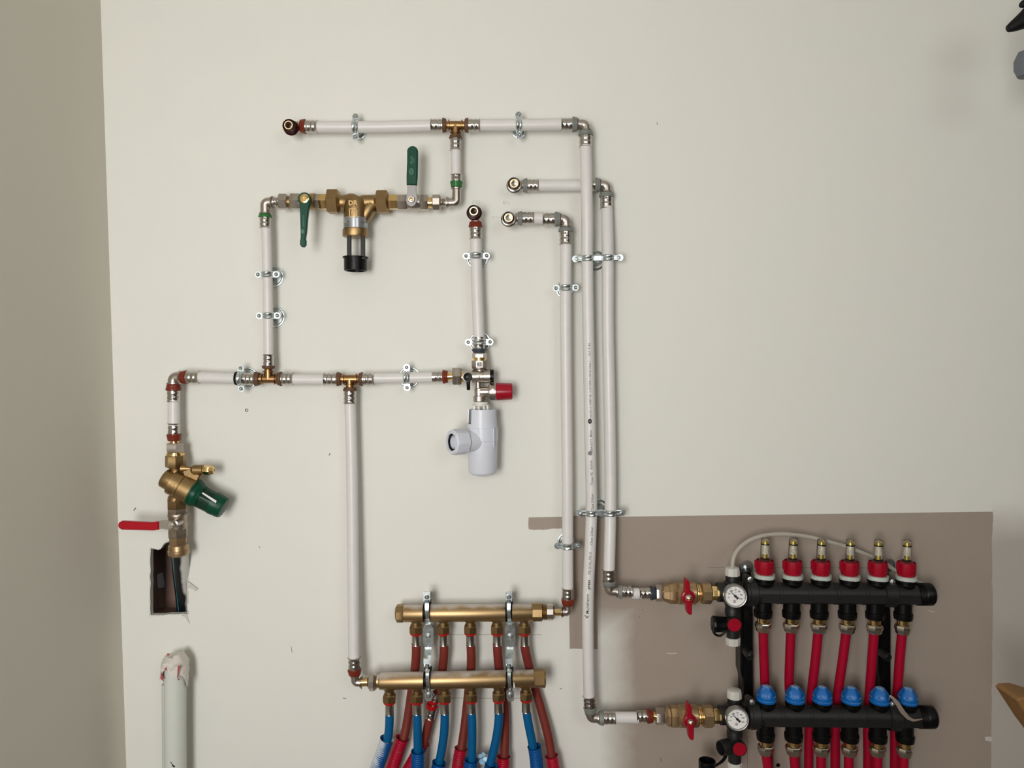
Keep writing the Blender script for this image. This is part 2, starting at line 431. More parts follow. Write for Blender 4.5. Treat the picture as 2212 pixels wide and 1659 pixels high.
struct(cav.build('wall_cavity', 'cavity', wall))
mm = M(); mm.prism(px_poly([(339, 1241), (350, 1237), (354, 1262), (353, 1269), (341, 1270)], -.092), .004)
mm.build('cavity_smear', 'smear', wall)
mm = M()   # torn paper rim of the hole
N_ = len(hole)
for i in range(N_):
    (xa, ya), (xb, yb) = hole[i], hole[(i + 1) % N_]
    for k in range(3):
        t0, t1 = k / 3, (k + 1) / 3
        if random.random() < .35: continue
        x0, y0, x1, y1 = xa + (xb - xa) * t0, ya + (yb - ya) * t0, xa + (xb - xa) * t1, ya + (yb - ya) * t1
        ox = -1 if x0 < 338 else (1 if x0 > 398 else 0); oy = -1 if y0 < 1192 else (1 if y0 > 1320 else 0)
        e0, e1 = random.uniform(.6, 2.4), random.uniform(.6, 2.4)
        q0, q1, q2, q3 = W(x0 - ox * .7, y0 - oy * .7, .0004), W(x1 - ox * .7, y1 - oy * .7, .0004), W(x1 + ox * e1, y1 + oy * e1, .0012), W(x0 + ox * e0, y0 + oy * e0, .0012)
        mm.add([q0, q1, q2, q3, q0 + Vector((0, .0006, 0)), q1 + Vector((0, .0006, 0)), q2 + Vector((0, .001, 0)), q3 + Vector((0, .001, 0))], [(0, 1, 2, 3), (4, 7, 6, 5), (0, 3, 7, 4), (1, 5, 6, 2), (2, 6, 7, 3), (0, 4, 5, 1)])
mm.prism(px_poly([(404, 1256), (411, 1260), (427, 1272), (422, 1277), (412, 1270), (404, 1270)], .004), .0015)
mm.prism(px_poly([(392, 1330), (404, 1328), (409, 1347), (404, 1340), (400, 1334)], .0015), .001)
mm.build('torn_paper_edge', 'plaster_edge', wall)
# pencil marks, scuffs, screw holes
mm = M()
def stroke(m, pts, w_=1.0, d=.0003):
    for (x0, y0), (x1, y1) in zip(pts[:-1], pts[1:]):
        dx, dy = x1 - x0, y1 - y0; l = math.hypot(dx, dy) or 1; nx, ny = -dy / l * w_ / 2, dx / l * w_ / 2
        m.prism(px_poly([(x0 + nx, y0 + ny), (x1 + nx, y1 + ny), (x1 - nx, y1 - ny), (x0 - nx, y0 - ny)], d), .0004)
stroke(mm, [(938, 1371), (1170, 1371)], .9); stroke(mm, [(955, 1508), (1150, 1508.5)], .9)
stroke(mm, [(1062, 470), (1069, 468)], 1); stroke(mm, [(1071, 469), (1084, 469)], .6)
E = lambda x, y, h: [[(x + 4, y), (x, y), (x, y + h), (x + 4, y + h)], [(x, y + h / 2), (x + 3, y + h / 2)]]
for p in ([(1026, 433), (1022, 434), (1021, 441)], [(1021, 437), (1024, 437)], [(1028, 441), (1029, 433), (1032, 434)], [(1028, 437), (1031, 437), (1032, 442)],
          [(1036, 432), (1034, 434), (1036, 438), (1034, 441)], [(1091, 435), (1087, 435), (1087, 441), (1090, 441)], [(1087, 438), (1090, 438)],
          [(1094, 435), (1090, 440), (1094, 442)], [(1098, 435), (1097, 438), (1101, 441)]): stroke(mm, p, .6)
mm.build('pencil_marks', 'pencil', wall)
mm = M()
stroke(mm, [(1528, 1226), (1568, 1226)], 1); stroke(mm, [(1660, 1226), (1905, 1227)], .8); stroke(mm, [(1614, 1590), (1615, 1659)], 1)
stroke(mm, [(1388, 1315), (1387, 1320)], 1); stroke(mm, [(1382, 1330), (1381, 1336)], 1.2); stroke(mm, [(1378, 1368), (1376, 1372)], 1)
stroke(mm, [(1427, 1638), (1428, 1646)], 2); stroke(mm, [(289, 1103), (293, 1097)], 2.4); stroke(mm, [(711, 984), (713, 979)], 1.8)
stroke(mm, [(629, 1397), (631, 1410)], 1); stroke(mm, [(560, 1180), (561, 1184)], 1); stroke(mm, [(1419, 264), (1420, 270)], 1)
stroke(mm, [(1209, 1488), (1214, 1488)], 1.2); stroke(mm, [(740, 1508), (748, 1509)], 1.2)
mm.build('pencil_and_scuff_marks', 'pencil_dark', wall)
mm = M()
stroke(mm, [(1441, 1411), (1452, 1412), (1462, 1411)], 1.4); stroke(mm, [(1321, 1442), (1326, 1448)], 1.2); stroke(mm, [(2005, 1319), (2018, 1322)], 1.2)
mm.build('pale_scratches', 'plaster_edge', wall)
mm = M(); mm.lathe(W(1681, 1653, .0004), W(1681, 1653, .0004) + Vector((0, .02, 0)), [(0, 4.3 * S()), (.001, 4.3 * S())], 16)
mm.build('drilled_hole', 'rubber', wall)
mm = M()   # peeled paint tag at the edge of the raw board
mm.prism(px_poly([(2127, 1592), (2141, 1591), (2144, 1594), (2141, 1596), (2146, 1601), (2138, 1602), (2129, 1600)], .002), .001)
mm.build('paint_flake', 'plaster_edge', wall)

m = M(); m.box((XL - .06, (YR) / 2, ZT / 2), (.12, -YR, ZT)); struct(m.build('wall_left', 'paint_left'))
m = M(); m.box((XR + .06, YR / 2, ZT / 2), (.12, -YR, ZT)); struct(m.build('wall_right', 'bare_block'))
m = M(); m.box(((XL + XR) / 2, YR / 2, -.05), (XR - XL + .3, -YR + .3, .1)); struct(m.build('floor', 'floor'))
m = M(); m.box(((XL + XR) / 2, YR / 2, ZT + .05), (XR - XL + .3, -YR + .3, .1)); struct(m.build('ceiling', 'ceiling'))
# rear wall with a window opening
wx0, wx1, wz0, wz1 = -.74, -.22, .82, 1.78; m = M(); yc = YR - .06
dx0, dx1, dz0, dz1 = .40, 1.30, 1.45, 2.25  # extra opening, added for the fill light
for x0, x1, z0, z1 in ((XL - .12, wx0, 0, ZT), (wx1, dx0, 0, ZT), (dx1, XR, 0, ZT), (wx0, wx1, 0, wz0), (wx0, wx1, wz1, ZT), (dx0, dx1, 0, dz0), (dx0, dx1, dz1, ZT)):
    m.box(((x0 + x1) / 2, yc, (z0 + z1) / 2), (x1 - x0, .12, z1 - z0))
struct(m.build('wall_rear', 'bare_block'))
m = M()
for (ax, az, sx, sz) in ((wx0 + .015, (wz0 + wz1) / 2, .03, wz1 - wz0), (wx1 - .015, (wz0 + wz1) / 2, .03, wz1 - wz0), ((wx0 + wx1) / 2, wz0 + .015, wx1 - wx0, .03), ((wx0 + wx1) / 2, wz1 - .015, wx1 - wx0, .03)):
    m.box((ax, YR - .04, az), (sx, .05, sz))
struct(m.build('window_1', 'white_plastic'))
m = M()
for (ax, az, sx, sz) in ((dx0 + .015, (dz0 + dz1) / 2, .03, dz1 - dz0), (dx1 - .015, (dz0 + dz1) / 2, .03, dz1 - dz0), ((dx0 + dx1) / 2, dz0 + .015, dx1 - dx0, .03), ((dx0 + dx1) / 2, dz1 - .015, dx1 - dx0, .03)):
    m.box((ax, YR - .04, az), (sx, .05, sz))
struct(m.build('fill_light_frame', 'white_plastic'))  # frame of the opening added for the fill light

# ---------------------------------------------------------------- press fittings
def up(px, py, dx, dy, t): return (px + dx * t, py + dy * t)
def sleeve(parent, p0, p1, d, r=13.3, d1=None, m='press_steel', name='press_sleeve'):
    ln = math.hypot(p1[0] - p0[0], p1[1] - p0[1])
    pr = [(0, 1.0), (.04, 1.0), (.12, .99), (.20, 1.02), (.30, 1.02), (.38, .955), (.50, .955), (.56, 1.02), (.66, 1.02), (.74, .965), (.84, .97), (.93, 1.02), (1.0, 1.10)]
    b = M(); b.L(p0, p1, d, [(t * ln, r * k) for t, k in pr], d1=d1)
    return b.build(name, m, parent)
RC = {'red': ('ring_red', 'red'), 'grey': ('ring_grey', 'grey'), 'green': ('ring_green', 'green'), 'brown': ('ring_brown', 'brown'), 'navy': ('ring_navy', 'dark'), 'bright': ('ring_bright_red', 'bright red')}
def ring(parent, p0, p1, d, r=15.4, col='red', name='indicator_ring', d1=None):
    ln = math.hypot(p1[0] - p0[0], p1[1] - p0[1]); b = M()
    rf = lambda a: 1 + .022 * math.cos(6 * a)
    b.L(p0, p1, d, [(0, r * .84), (ln * .12, r * .9), (ln * .35, r * .93), (ln * .5, r * .94), (ln * .62, r), (ln * .9, r * 1.01), (ln, r * .93)], 48, rf=rf, d1=d1)
    return b.build(name, RC[col][0], parent, RC[col][1] + ' plastic ring')
def fitting(name, label, corner, arms, d, body='nickel', br=10.5, group=None, cat='pipe fitting'):
    """arms: [((dx,dy), ring(t0,t1) or None, sleeve(t0,t1) or None, ring colour, ring radius)]"""
    root = thing(name, label, cat, W(*corner, d), group); b = M(); c = W(*corner, d); q = S(d)
    ends = []
    for arm in arms:
        (dx, dy), rg, slv, col, rr = arm[:5]; sr = arm[5] if len(arm) > 5 else 13.3
        l = math.hypot(dx, dy); dx, dy = dx / l, dy / l
        t0 = rg[0] if rg else 14
        ends.append((dx, dy, t0))
        if rg: ring(root, up(*corner, dx, dy, rg[0]), up(*corner, dx, dy, rg[1]), d, rr, col)
        if slv: sleeve(root, up(*corner, dx, dy, slv[0]), up(*corner, dx, dy, slv[1]), d, sr)
    if len(arms) == 2:
        (ax, ay, at), (bx, by, bt) = ends
        P0 = W(*up(*corner, ax, ay, at + 2), d); P1 = W(*up(*corner, bx, by, bt + 2), d); ra = br * .66 * q
        A = (P0 - c).normalized(); B = (P1 - c).normalized()
        pts = [P0]
        for k in range(9):
            t = k / 8 * PI / 2
            pts.append(c + (A + B) * ra - (A * math.sin(t) + B * math.cos(t)) * ra)
        pts.append(P1); b.tube(pts, br * q, 24)
        for (dx, dy, t0) in ends:
            b.L(up(*corner, dx, dy, 0), up(*corner, dx, dy, 20), d, [(t0 - 4, br), (t0 - 3.4, br * 1.22), (t0 - 1.2, br * 1.24), (t0 + .5, br * 1.05)], 28)
    else:
        for (dx, dy, t0) in ends:
            b.L(corner, up(*corner, dx, dy, 20), d, [(0, br), (t0 - 7.6, br * .97), (t0 - 6.6, br * 1.26), (t0 - 4.8, br * 1.26), (t0 - 4.2, br * .92), (t0 - 1, br * .92), (t0 + 1, br * 1.0)], 28)
        b.ball(c, br * q)
        b.L(up(*corner, *ends[2][:2], ends[2][2] - 6), up(*corner, *ends[2][:2], 20), d, [(0, br * .8), (1, br * 1.0), (2, br * .8)], 28)
    b.build('elbow_body' if len(arms) == 2 else 'tee_body', body, root)
    return root
def to_floor(P, pts):      # runs that leave the frame downwards go on to the floor
    if pts[-1][1] >= 1700 and P[-1].z > .1: P = P + [Vector((P[-1].x, P[-1].y, P[-1].z * k / 4)) for k in (3, 2, 1, 0)]
    return P
def pipe(label, pts, r=12.6, m='white_pipe', name='water_pipe', group='white water pipes', cat='pipe', n=8):
    P = to_floor(spline([W(x, y, d) for x, y, d in pts], n), pts); q = S(pts[0][2])
    b = M(); b.tube(P, r * q, 28)
    o = b.build(name, m, None, loc=P[len(P) // 2]); return tag(o, label, cat, group)
def bend_text(parent, text, pts, r, size, start, colour='ink', roll=0.0, name='printed_lettering', up_=True, bold=0.0):
    """lettering wrapped on a pipe running along pts (px,py,d); starts 'start' px from the first point"""
    P = spline([W(x, y, d) for x, y, d in pts], 6); q = S(pts[0][2]); cum = [0]
    for a_, b_ in zip(P[:-1], P[1:]): cum.append(cum[-1] + (b_ - a_).length)
    vs, fs = glyphs(text, size * q, bold * q); out = []; R = (r + .45) * q
    y0 = size * q * .35
    for v in vs:
        s_ = start * q + v.x; s_ = min(max(s_, 0), cum[-1] - 1e-6); i = 0
        while i < len(cum) - 2 and cum[i + 1] < s_: i += 1
        t = (s_ - cum[i]) / (cum[i + 1] - cum[i]); c_ = P[i].lerp(P[i + 1], t); T = (P[i + 1] - P[i]).normalized()
        n_ = Vector((0, -1, 0)); n_ = (n_ - T * n_.dot(T)).normalized(); side = n_.cross(T)   # side = text up
        an = (v.y - y0) / R + roll
        out.append(c_ + (n_ * math.cos(an) + side * math.sin(an)) * R)
    b = M(); b.add(out, fs); return b.build(name, colour, parent)
def clamp(label, c, d, along, r=12.6, ear=21.5, rose=23.5, tilt=0.0, group='single pipe clamps', sides=(1, 1)):
    """along = 'v' for a vertical pipe, 'h' for a horizontal one"""
    q = S(d); o = W(*c, d); root = thing('pipe_clamp', label, 'pipe clamp', Vector((o.x, 0, o.z)), group)
    bdir = Vector((0, 0, 1)) if along == 'v' else Vector((1, 0, 0)); adir = Vector((1, 0, 0)) if along == 'v' else Vector((0, 0, 1))
    R = Matrix.Rotation(tilt, 3, 'Y'); bdir = R @ bdir; adir = R @ adir; n = Vector((0, -1, 0))
    b = M()
    ws = [-6.8, -6.0, -4.6, -2.4, 0, 2.4, 4.6, 6.0, 6.8]; off = [.6, 1.6, 2.5, 2.4, 1.0, 2.4, 2.5, 1.6, .6]
    for sg in (1, -1):
        vs = []; fs = []; N = 17
        for i in range(N):
            an = PI * i / (N - 1)
            for w_, f_ in zip(ws, off):
                vs.append(o + bdir * w_ * q + (adir * math.cos(an) + n * sg * math.sin(an)) * (r + f_) * q)
        for i in range(N - 1):
            for k in range(len(ws) - 1):
                a_ = i * len(ws) + k; fs.append((a_, a_ + 1, a_ + len(ws) + 1, a_ + len(ws)))
        b.add(vs, fs)
        for s2 in (1, -1):
            e = ear; P = []
            base = o + n * (1.6 if sg > 0 else -.4) * q
            P = [base + (adir * s2 * (r - .5)) * q + bdir * 6.0 * q, base + (adir * s2 * (r + 3)) * q + bdir * 6.0 * q]
            for k in range(9):
                t = PI / 2 - PI * k / 8; P.append(base + (adir * s2 * (e + 7 * math.cos(t)) + bdir * 7 * math.sin(t)) * q)
            P += [base + (adir * s2 * (r + 3)) * q - bdir * 6.0 * q, base + (adir * s2 * (r - .5)) * q - bdir * 6.0 * q]
            b.prism(P, 1.5 * q)
    b.build('strap', 'zinc', root)
    for s2 in (1, -1):
        b = M(); sc_ = o + adir * s2 * ear * q
        b.lathe(sc_ + n * -5 * q, sc_ + n * 10 * q, [(0, 2.4 * q), (6.4 * q, 2.4 * q), (6.5 * q, 4.3 * q), (8.2 * q, 4.0 * q), (9.0 * q, 2.6 * q), (8.4 * q, 1.8 * q), (8.2 * q, .4 * q)], 16)
        b.build('screw', 'zinc_dull', root)
    b = M(); b.lathe(Vector((o.x, 0, o.z)), o, [(0, 4.2 * q), ((o.y * -1) - (r + 1) * q, 4.2 * q)], 14); b.build('stud', 'zinc_dull', root)
    if rose:
        b = M(); A = Vector((o.x, -.0002, o.z)); q0 = S(0)
        pr = [(0, rose), (2.2, rose), (3.6, rose - .9), (4.0, rose - 2.2), (4.0, rose - 3.4), (3.4, rose - 4.6), (2.4, rose - 5.2)]
        b.lathe(A, A + n, [(t * q0, rr * q0) for t, rr in pr], 40, close=False)
        b.build('rosette', 'zinc', root)
        b = M(); b.lathe(A, A + n, [(0, (rose - 5) * q0), (2.5 * q0, (rose - 5) * q0), (3.0 * q0, 10 * q0), (6 * q0, 7 * q0), (9 * q0, 6 * q0)], 32)
        b.build('rosette_plate', 'zinc_dull', root)
    return root
def open_elbow(label, front, d, dirv, rg, slv, col, collar, group='open elbows facing the room'):
    """an elbow whose free end points into the room; front = pixel centre of the open end"""
    df = d + .030; f = W(*front, df); c = Vector((f.x, -d, f.z)); q = S(df); n = Vector((0, -1, 0))
    root = thing('open_press_elbow', label, 'pipe fitting', c, group); L = .030 + .0
    b = M(); b.ball(c, 10.5 * q); b.lathe(c, c + n, [(0, 10.5 * q), (.009, 10.5 * q)], 24)
    # side arm starts where the corner really projects
    r_ = CAMROT.transposed() @ (c - CAMPOS); cx_, cy_ = CW + F * r_.x / -r_.z, CH - F * r_.y / -r_.z
    dx, dy = dirv
    e0 = (cx_, cy_); tgt = rg[0]
    b.L(e0, tgt, d, [(0, 10), (math.hypot(tgt[0] - cx_, tgt[1] - cy_) - 3, 10), (math.hypot(tgt[0] - cx_, tgt[1] - cy_) - 2, 12.3), (math.hypot(tgt[0] - cx_, tgt[1] - cy_) + 1, 12.3)], 24)
    b.build('elbow_body', 'nickel', root)
    ring(root, rg[0], rg[1], d, 15.4, col); sleeve(root, slv[0], slv[1], d)
    b = M(); b.lathe(c, c + n, [(.009, 12 * q), (.0095, 16 * q), (.0135, 16.6 * q), (.0155, 14 * q)], 40)
    b.build('socket_collar', collar, root)
    b = M(); b.lathe(c, c + n, [(.013, 13.0 * q), (.0235, 13.4 * q), (.027, 14.0 * q), (.027, 12.9 * q), (.016, 12.7 * q)], 40, close=False)
    b.build('press_sleeve', 'maroon' if collar == 'maroon' else 'press_steel', root)
    b = M(); b.lathe(c, c + n, [(.014, 12.8 * q), (.022, 12.8 * q), (.022, 9.2 * q), (.014, 9.2 * q)], 32, close=False); b.build('seal', 'maroon', root)
    b = M(); b.lathe(c, c + n, [(.012, 9.4 * q), (.0295, 9.4 * q), (.0302, 9.2 * q), (.0302, 7.0 * q), (.0297, 6.8 * q), (.0112, 6.8 * q)], 40, close=False)
    b.build('brass_insert', 'brass_rim', root)
    b = M(); b.lathe(c, c + n, [(.0297, 6.9 * q), (.0112, 6.7 * q), (.011, 6.5 * q), (.0108, .2 * q)], 32, close=False); b.build('bore', 'bore_dark', root)
    return root
# ---------------------------------------------------------------- top run
LFT, RGT, UPW, DWN = (-1, 0), (1, 0), (0, -1), (0, 1)
G = 'press elbows'
open_elbow('open elbow with red ring starting the topmost pipe run', (623, 270), .035, RGT, [(649, 273), (661, 273.5)], [(661, 273.5), (686, 274)], 'red', 'maroon')
pipe('white pipe between the open red elbow and the topmost tee', [(683, 274.3, .035), (800, 274.5, .035), (935, 271.6, .036)], 12.4)
fitting('press_tee', 'bronze tee with brown rings on the topmost pipe run', (984, 271),
        [(LFT, (20, 28), (28, 53), 'brown', 15.5), (RGT, (20, 28), (28, 53), 'brown', 15.5), (DWN, (22, 29), (29, 54), 'brown', 14, 11.8)], .036, 'bronze', 9.5, 'bronze press tees')
pipe('white pipe from the topmost tee to the elbow at its end', [(1034, 270.5, .036), (1120, 270, .038), (1214, 269, .040)], 12.4)
fitting('press_elbow', 'nickel elbow with grey rings where the topmost run turns down', (1265, 269),
        [(LFT, (18, 29), (29, 53), 'grey', 16), (DWN, (14, 24), (24, 49), 'grey', 16)], .040, group=G)
lp = [(1265, 316, .041), (1267, 400, .047), (1268.5, 500, .042), (1268.5, 558, .037), (1270, 660, .036), (1272.5, 800, .038), (1275, 950, .042), (1277.5, 1060, .040), (1277.5, 1110, .039), (1275, 1180, .044), (1271.5, 1260, .050), (1270, 1340, .054), (1271, 1430, .055), (1273, 1508, .055)]
long_pipe = pipe('longest white pipe, printed, from the topmost run to the lower heating valve', lp, 12.6, n=6)
lt = list(reversed(lp))
bend_text(long_pipe, 'd', lt, 12.6, 12, 181, roll=.35, name='printed_logo', bold=.25)
bend_text(long_pipe, 'Multitherm', lt, 12.6, 9.5, 190, roll=.22, bold=.05)
bend_text(long_pipe, 'press', lt, 12.6, 9.5, 243, roll=.12, bold=.25)
bend_text(long_pipe, 'PE-X/AL/PE-X', lt, 12.6, 8.5, 275, 'ink_faded', roll=.05, bold=.1)
bend_text(long_pipe, 'Class 2/6bar', lt, 12.6, 8, 338, 'ink_faded', roll=-.02, bold=.1)
bend_text(long_pipe, 'Class 5/6bar', lt, 12.6, 8, 413, 'ink_faded', roll=-.02, bold=.1)
bend_text(long_pipe, 'Tmax 95', lt, 12.6, 8, 471, 'ink_faded', bold=.1)
bend_text(long_pipe, 'KIWA', lt, 12.6, 7.5, 506, 'ink_faded', bold=.1)
bend_text(long_pipe, 'UBA-0277', lt, 12.6, 7, 542, 'ink_faded', roll=-.05, bold=.1)
bend_text(long_pipe, 'Multi', lt, 12.6, 7.4, 576, 'ink_faded', bold=.1)
bend_text(long_pipe, 'PLP 4:0 03:10 10087108 11:27 2009-1-20 02 Class 1', lt, 12.6, 6.4, 606, 'ink_faded', bold=.1)
bend_text(long_pipe, '2x1 3 AL', lt, 12.6, 8, 752, 'ink_faded', roll=.05, bold=.1)
def pipe_badge(px, py, d, rx, ry, name):
    b = M(); o = W(px, py, d) ; q = S(d)
    P = [o + Vector((math.cos(k * PI / 10) * rx * q, 0, math.sin(k * PI / 10) * ry * q)) for k in range(20)]
    b.prism(P, .0004); b.build(name, 'ink', long_pipe)
o_ = W(1273.5, 910, .0405)
pipe_badge(1274.3, 910, .0526, 4, 5.6, 'printed_oval_mark')
b = M(); b.prism(px_poly([(1270, 977), (1274, 974.5), (1279, 975), (1279, 983), (1274, 984), (1270, 981)], .0534), .0004); b.build('printed_shield_mark', 'ink_faded', long_pipe)
b = M(); flat_text(b, 'of', 1274.3, 910, .0529, 4.5, PI / 2); b.build('printed_oval_lettering', 'white_plastic', long_pipe)
fitting('press_elbow', 'nickel elbow with grey rings feeding the lower heating ball valve', (1276.5, 1551),
        [((-.085, -1), (13, 24), (24, 48), 'grey', 14.8), (RGT, (17, 27), (27, 52), 'grey', 15.5)], .055, group=G)

# ---------------------------------------------------------------- second and third inlets
open_elbow('open elbow with grey ring, upper one of the grey pair', (1110.5, 396), .022, RGT, [(1130, 401), (1139, 401)], [(1139, 401), (1163, 401)], 'grey', 'press_steel')
pipe('short white pipe crossing behind the longest pipe', [(1161, 401, .022), (1220, 401, .022), (1284, 400.5, .022)], 12.4)
fitting('press_elbow', 'nickel elbow with grey rings just beyond the crossing pipes', (1310, 400),
        [(LFT, (14, 25), (25, 40), 'grey', 15.5), (DWN, (16, 26), (26, 51), 'grey', 16)], .022, group=G)
pb = [(1311, 448, .023), (1312, 500, .030), (1313, 558, .035), (1313, 700, .034), (1316, 850, .035), (1318.5, 1010, .036), (1318.5, 1108, .038), (1317, 1180, .046), (1315.5, 1233, .050)]
pipe('long white pipe beside the printed one, ending at the upper heating valve', pb, 12.6, n=6)
fitting('press_elbow', 'nickel elbow with grey rings feeding the upper heating ball valve', (1317, 1278),
        [((-.04, -1), (14, 23), (23, 48), 'grey', 15), (RGT, (17, 26), (26, 49), 'grey', 15.5)], .052, group=G)
open_elbow('open elbow with grey ring, lower one of the grey pair', (1098.5, 470), .035, RGT, [(1118, 472), (1128, 472)], [(1128, 472), (1153, 472)], 'grey', 'press_steel')
pipe('very short white pipe between two sleeves beside the lower grey open elbow', [(1150, 472, .035), (1175, 472, .035)], 12.4)
fitting('press_elbow', 'nickel elbow with grey rings above the pipe down to the brass manifold', (1222, 474),
        [(LFT, (12, 24), (24, 50), 'grey', 16), (DWN, (18, 27), (27, 55), 'grey', 16)], .035, group=G)
pipe('long white pipe down to the upper brass manifold', [(1223, 526, .035), (1222, 660, .035), (1223.5, 850, .035), (1226, 1060, .036), (1226, 1178, .037), (1226.5, 1274, .038)], 12.4, n=6)
fitting('press_elbow', 'small nickel elbow with red ring beside the upper brass manifold', (1227, 1322),
        [(UPW, (16, 29), (29, 52), 'red', 15), (LFT, (13, 13.5), None, 'red', 14)], .040, br=9, group=G)

# ---------------------------------------------------------------- branch down to the filter line
pipe('short white pipe under the topmost tee', [(985, 322, .036), (985, 383, .036)], 10.6)
fitting('press_elbow', 'nickel elbow with green ring right of the filter valve line', (986, 438),
        [(UPW, (33, 46), (44, 60), 'green', 13.5, 11.8), (LFT, (20, 20.5), None, 'grey', 13)], .036, br=9.5, group=G)
fitting('press_elbow', 'nickel elbow with green ring where the filter line turns down', (573, 437),
        [(DWN, (26, 33), (33, 56), 'green', 14.2, 11.6), (RGT, (16, 16.5), None, 'grey', 13)], .036, br=10.5, group=G)
pipe('white pipe falling from the filter line to the first bronze tee', [(575, 490, .036), (577, 560, .035), (579.5, 680, .035), (580.2, 770, .035)], 10.4)

def ball_valve(label, x0, x1, y, d, spec, cat='ball valve', group=None, cx=None):
    return thing('ball_valve', label, cat, W(cx or (x0 + x1) / 2, y, d), group)
# left ball valve with its connector
v = thing('ball_valve', 'ball valve with slim green lever hanging down beside the filter', 'valve', W(656, 436, .036), 'green-handled ball valves')
b = M(); b.L((590, 436), (640, 436), .036, [(0, 9.5), (3, 9.2), (4, 10.6), (6, 9.2), (8, 9.0), (10, 10), (12, 9)], 24); b.build('coupling_tail', 'nickel', v)
b = M(); b.hexn((603, 436), (622, 436), .036, 15.5, .85); b.build('union_nut', 'nickel', v)
b = M(); b.L((620, 436), (640, 436), .036, [(0, 11.5), (3, 11.5), (4, 12.6), (10, 12.6)], 28); b.build('threaded_ring', 'brass_dark', v)
b = M(); b.hexn((629, 436), (650, 436), .036, 15.8, .95); b.L((642, 436), (700, 436), .036, [(0, 14), (4, 16.2), (22, 17), (30, 15), (42, 15.3)]); b.build('valve_body', 'nickel', v)
b = M(); b.L((668, 436), (700, 436), .036, [(0, 17), (2, 18), (7, 18), (9, 18.4), (14, 18.2), (15, 16)]); b.build('body_end_ring', 'brass_dirty', v)
b = M(); b.hexn((682, 436), (691, 436), .036, 15.2, .95); b.build('end_hexagon', 'nickel', v)
b = M(); o = W(657.5, 429, .079); b.lathe(o, o + Vector((0, .1, 0)), [(0, 7 * S()), (.042, 7 * S())], 20); b.build('spindle', 'nickel', v)
b = M()
P = [(657 + 14 * math.cos(t), 429 - 14 * math.sin(t)) for t in [PI * (1.22 - 1.44 * k / 16) for k in range(17)]]
P = list(P) + [(668.5, 442), (666, 452), (664, 470), (661.5, 500), (659, 515), (660.5, 522), (660, 529), (656, 533.5), (651, 533), (647.5, 528), (647.5, 521), (649, 514), (649, 500), (648, 470), (647.5, 452), (646, 440)]
b.prism(px_poly(P, .080), .0075, .0012); lev = b.build('lever', 'green_plastic', v, 'slim green lever')
b = M(); q = S(.081); o = W(657.5, 429, .0805); b.lathe(o, o + Vector((0, -1, 0)), [(0, 10 * q), (.0010, 10 * q), (.0014, 9 * q), (.0014, 5 * q), (.003, 4.6 * q), (.003, 3 * q), (.001, 2.6 * q)], 28); b.build('lever_screw', 'brass_bright', lev)
b = M(); b.prism(circle(653.6, 500, .0803, 3.3, 16, sy=1.5), .0003); flat_text(b, 'multi inox', 655, 477, .0803, 6, PI / 2, bold=.1); b.build('lever_print', 'green_print', lev)
# filter / pressure reducer
f = thing('water_filter', 'brass water filter hanging in the line between two green-handled valves', 'water filter', W(768, 440, .04))
b = M(); b.hexn((690, 436.5), (710, 436.5), .036, 15.3, .97); b.build('inlet_hexagon', 'brass_bright', f)
b = M(); b.hexn((708, 436), (733, 436), .037, 23.8, .88); b.build('inlet_union_nut', 'brass_cast', f)
b = M(); b.hexn((814, 437), (839, 437), .037, 23, .88); b.build('outlet_union_nut', 'brass_cast', f)
b = M(); b.hexn((838, 437), (861, 437), .037, 14.5, .97); b.build('outlet_hexagon', 'brass_bright', f)
b = M(); b.L((732, 437), (790, 437), .038, [(0, 22), (2, 20), (5, 16), (9, 15.4), (16, 16.5), (25, 19), (34, 18), (44, 13)], 32)
b.L((770, 437), (816, 437), .038, [(0, 11), (8, 13.5), (14, 15.5), (30, 15.8), (40, 16), (45, 20)], 32)
b.L((768, 425), (768, 500), .041, [(0, 8), (2, 17), (10, 23), (28, 25), (46, 25), (72, 24)], 36)
b.L((806, 436), (778, 484), .039, [(0, 12), (6, 15), (34, 15.5), (50, 13)], 28)
b.build('filter_body', 'brass_cast', f)
b = M(); b.L((768, 471), (768, 496), .041, [(0, 24.8), (0.4, 25.6), (23.5, 25.6), (24, 24.8)], 40); lb = b.build('silver_label', 'label_silver', f, 'silver label band')
b = M()
for x, y, t, sz in ((746, 488, 'PN25', 6), (752, 484, 'T max 30', 4), (756.5, 483, '1.5-6 bar', 3.6), (787, 480, 'DN20', 5), (788, 491, 'CE 22', 4)):
    flat_text(b, t, x, y, .0615 if 745 < x < 790 else .057, sz, PI / 2 if x < 770 else 0, bold=.08)
b.build('label_lettering', 'ink', lb)
b = M(); b.L((768, 494), (768, 513), .041, [(0, 25), (2, 27), (15, 27.6), (18, 26.5)], 36); b.build('lower_ring', 'brass_cast', f)
b = M()
for x in (753.5, 783.3):
    P = px_poly([(x - 4.6, 510), (x + 4.6, 510), (x + 4.6, 560), (x - 4.6, 560)], .056); b.prism(P, .006, .001)
b.L((768, 555), (768, 586), .041, [(0, 22), (0, 27.4), (3, 27.4), (3.2, 24.6), (29, 24.4), (30.5, 23), (30.5, 20), (5, 20)], 40, close=False)
b.L((768, 560), (768, 586), .041, [(0, .2), (0, 22)], 40, close=False)
b.build('drain_cage', 'black_plastic', f, 'black plastic drain cage and cup')
b = M(); flat_text(b, 'DR', 763, 438, .0625, 14, 0, bold=.6, th=.001); flat_text(b, 'P', 763, 459, .0632, 13, 0, bold=.6)
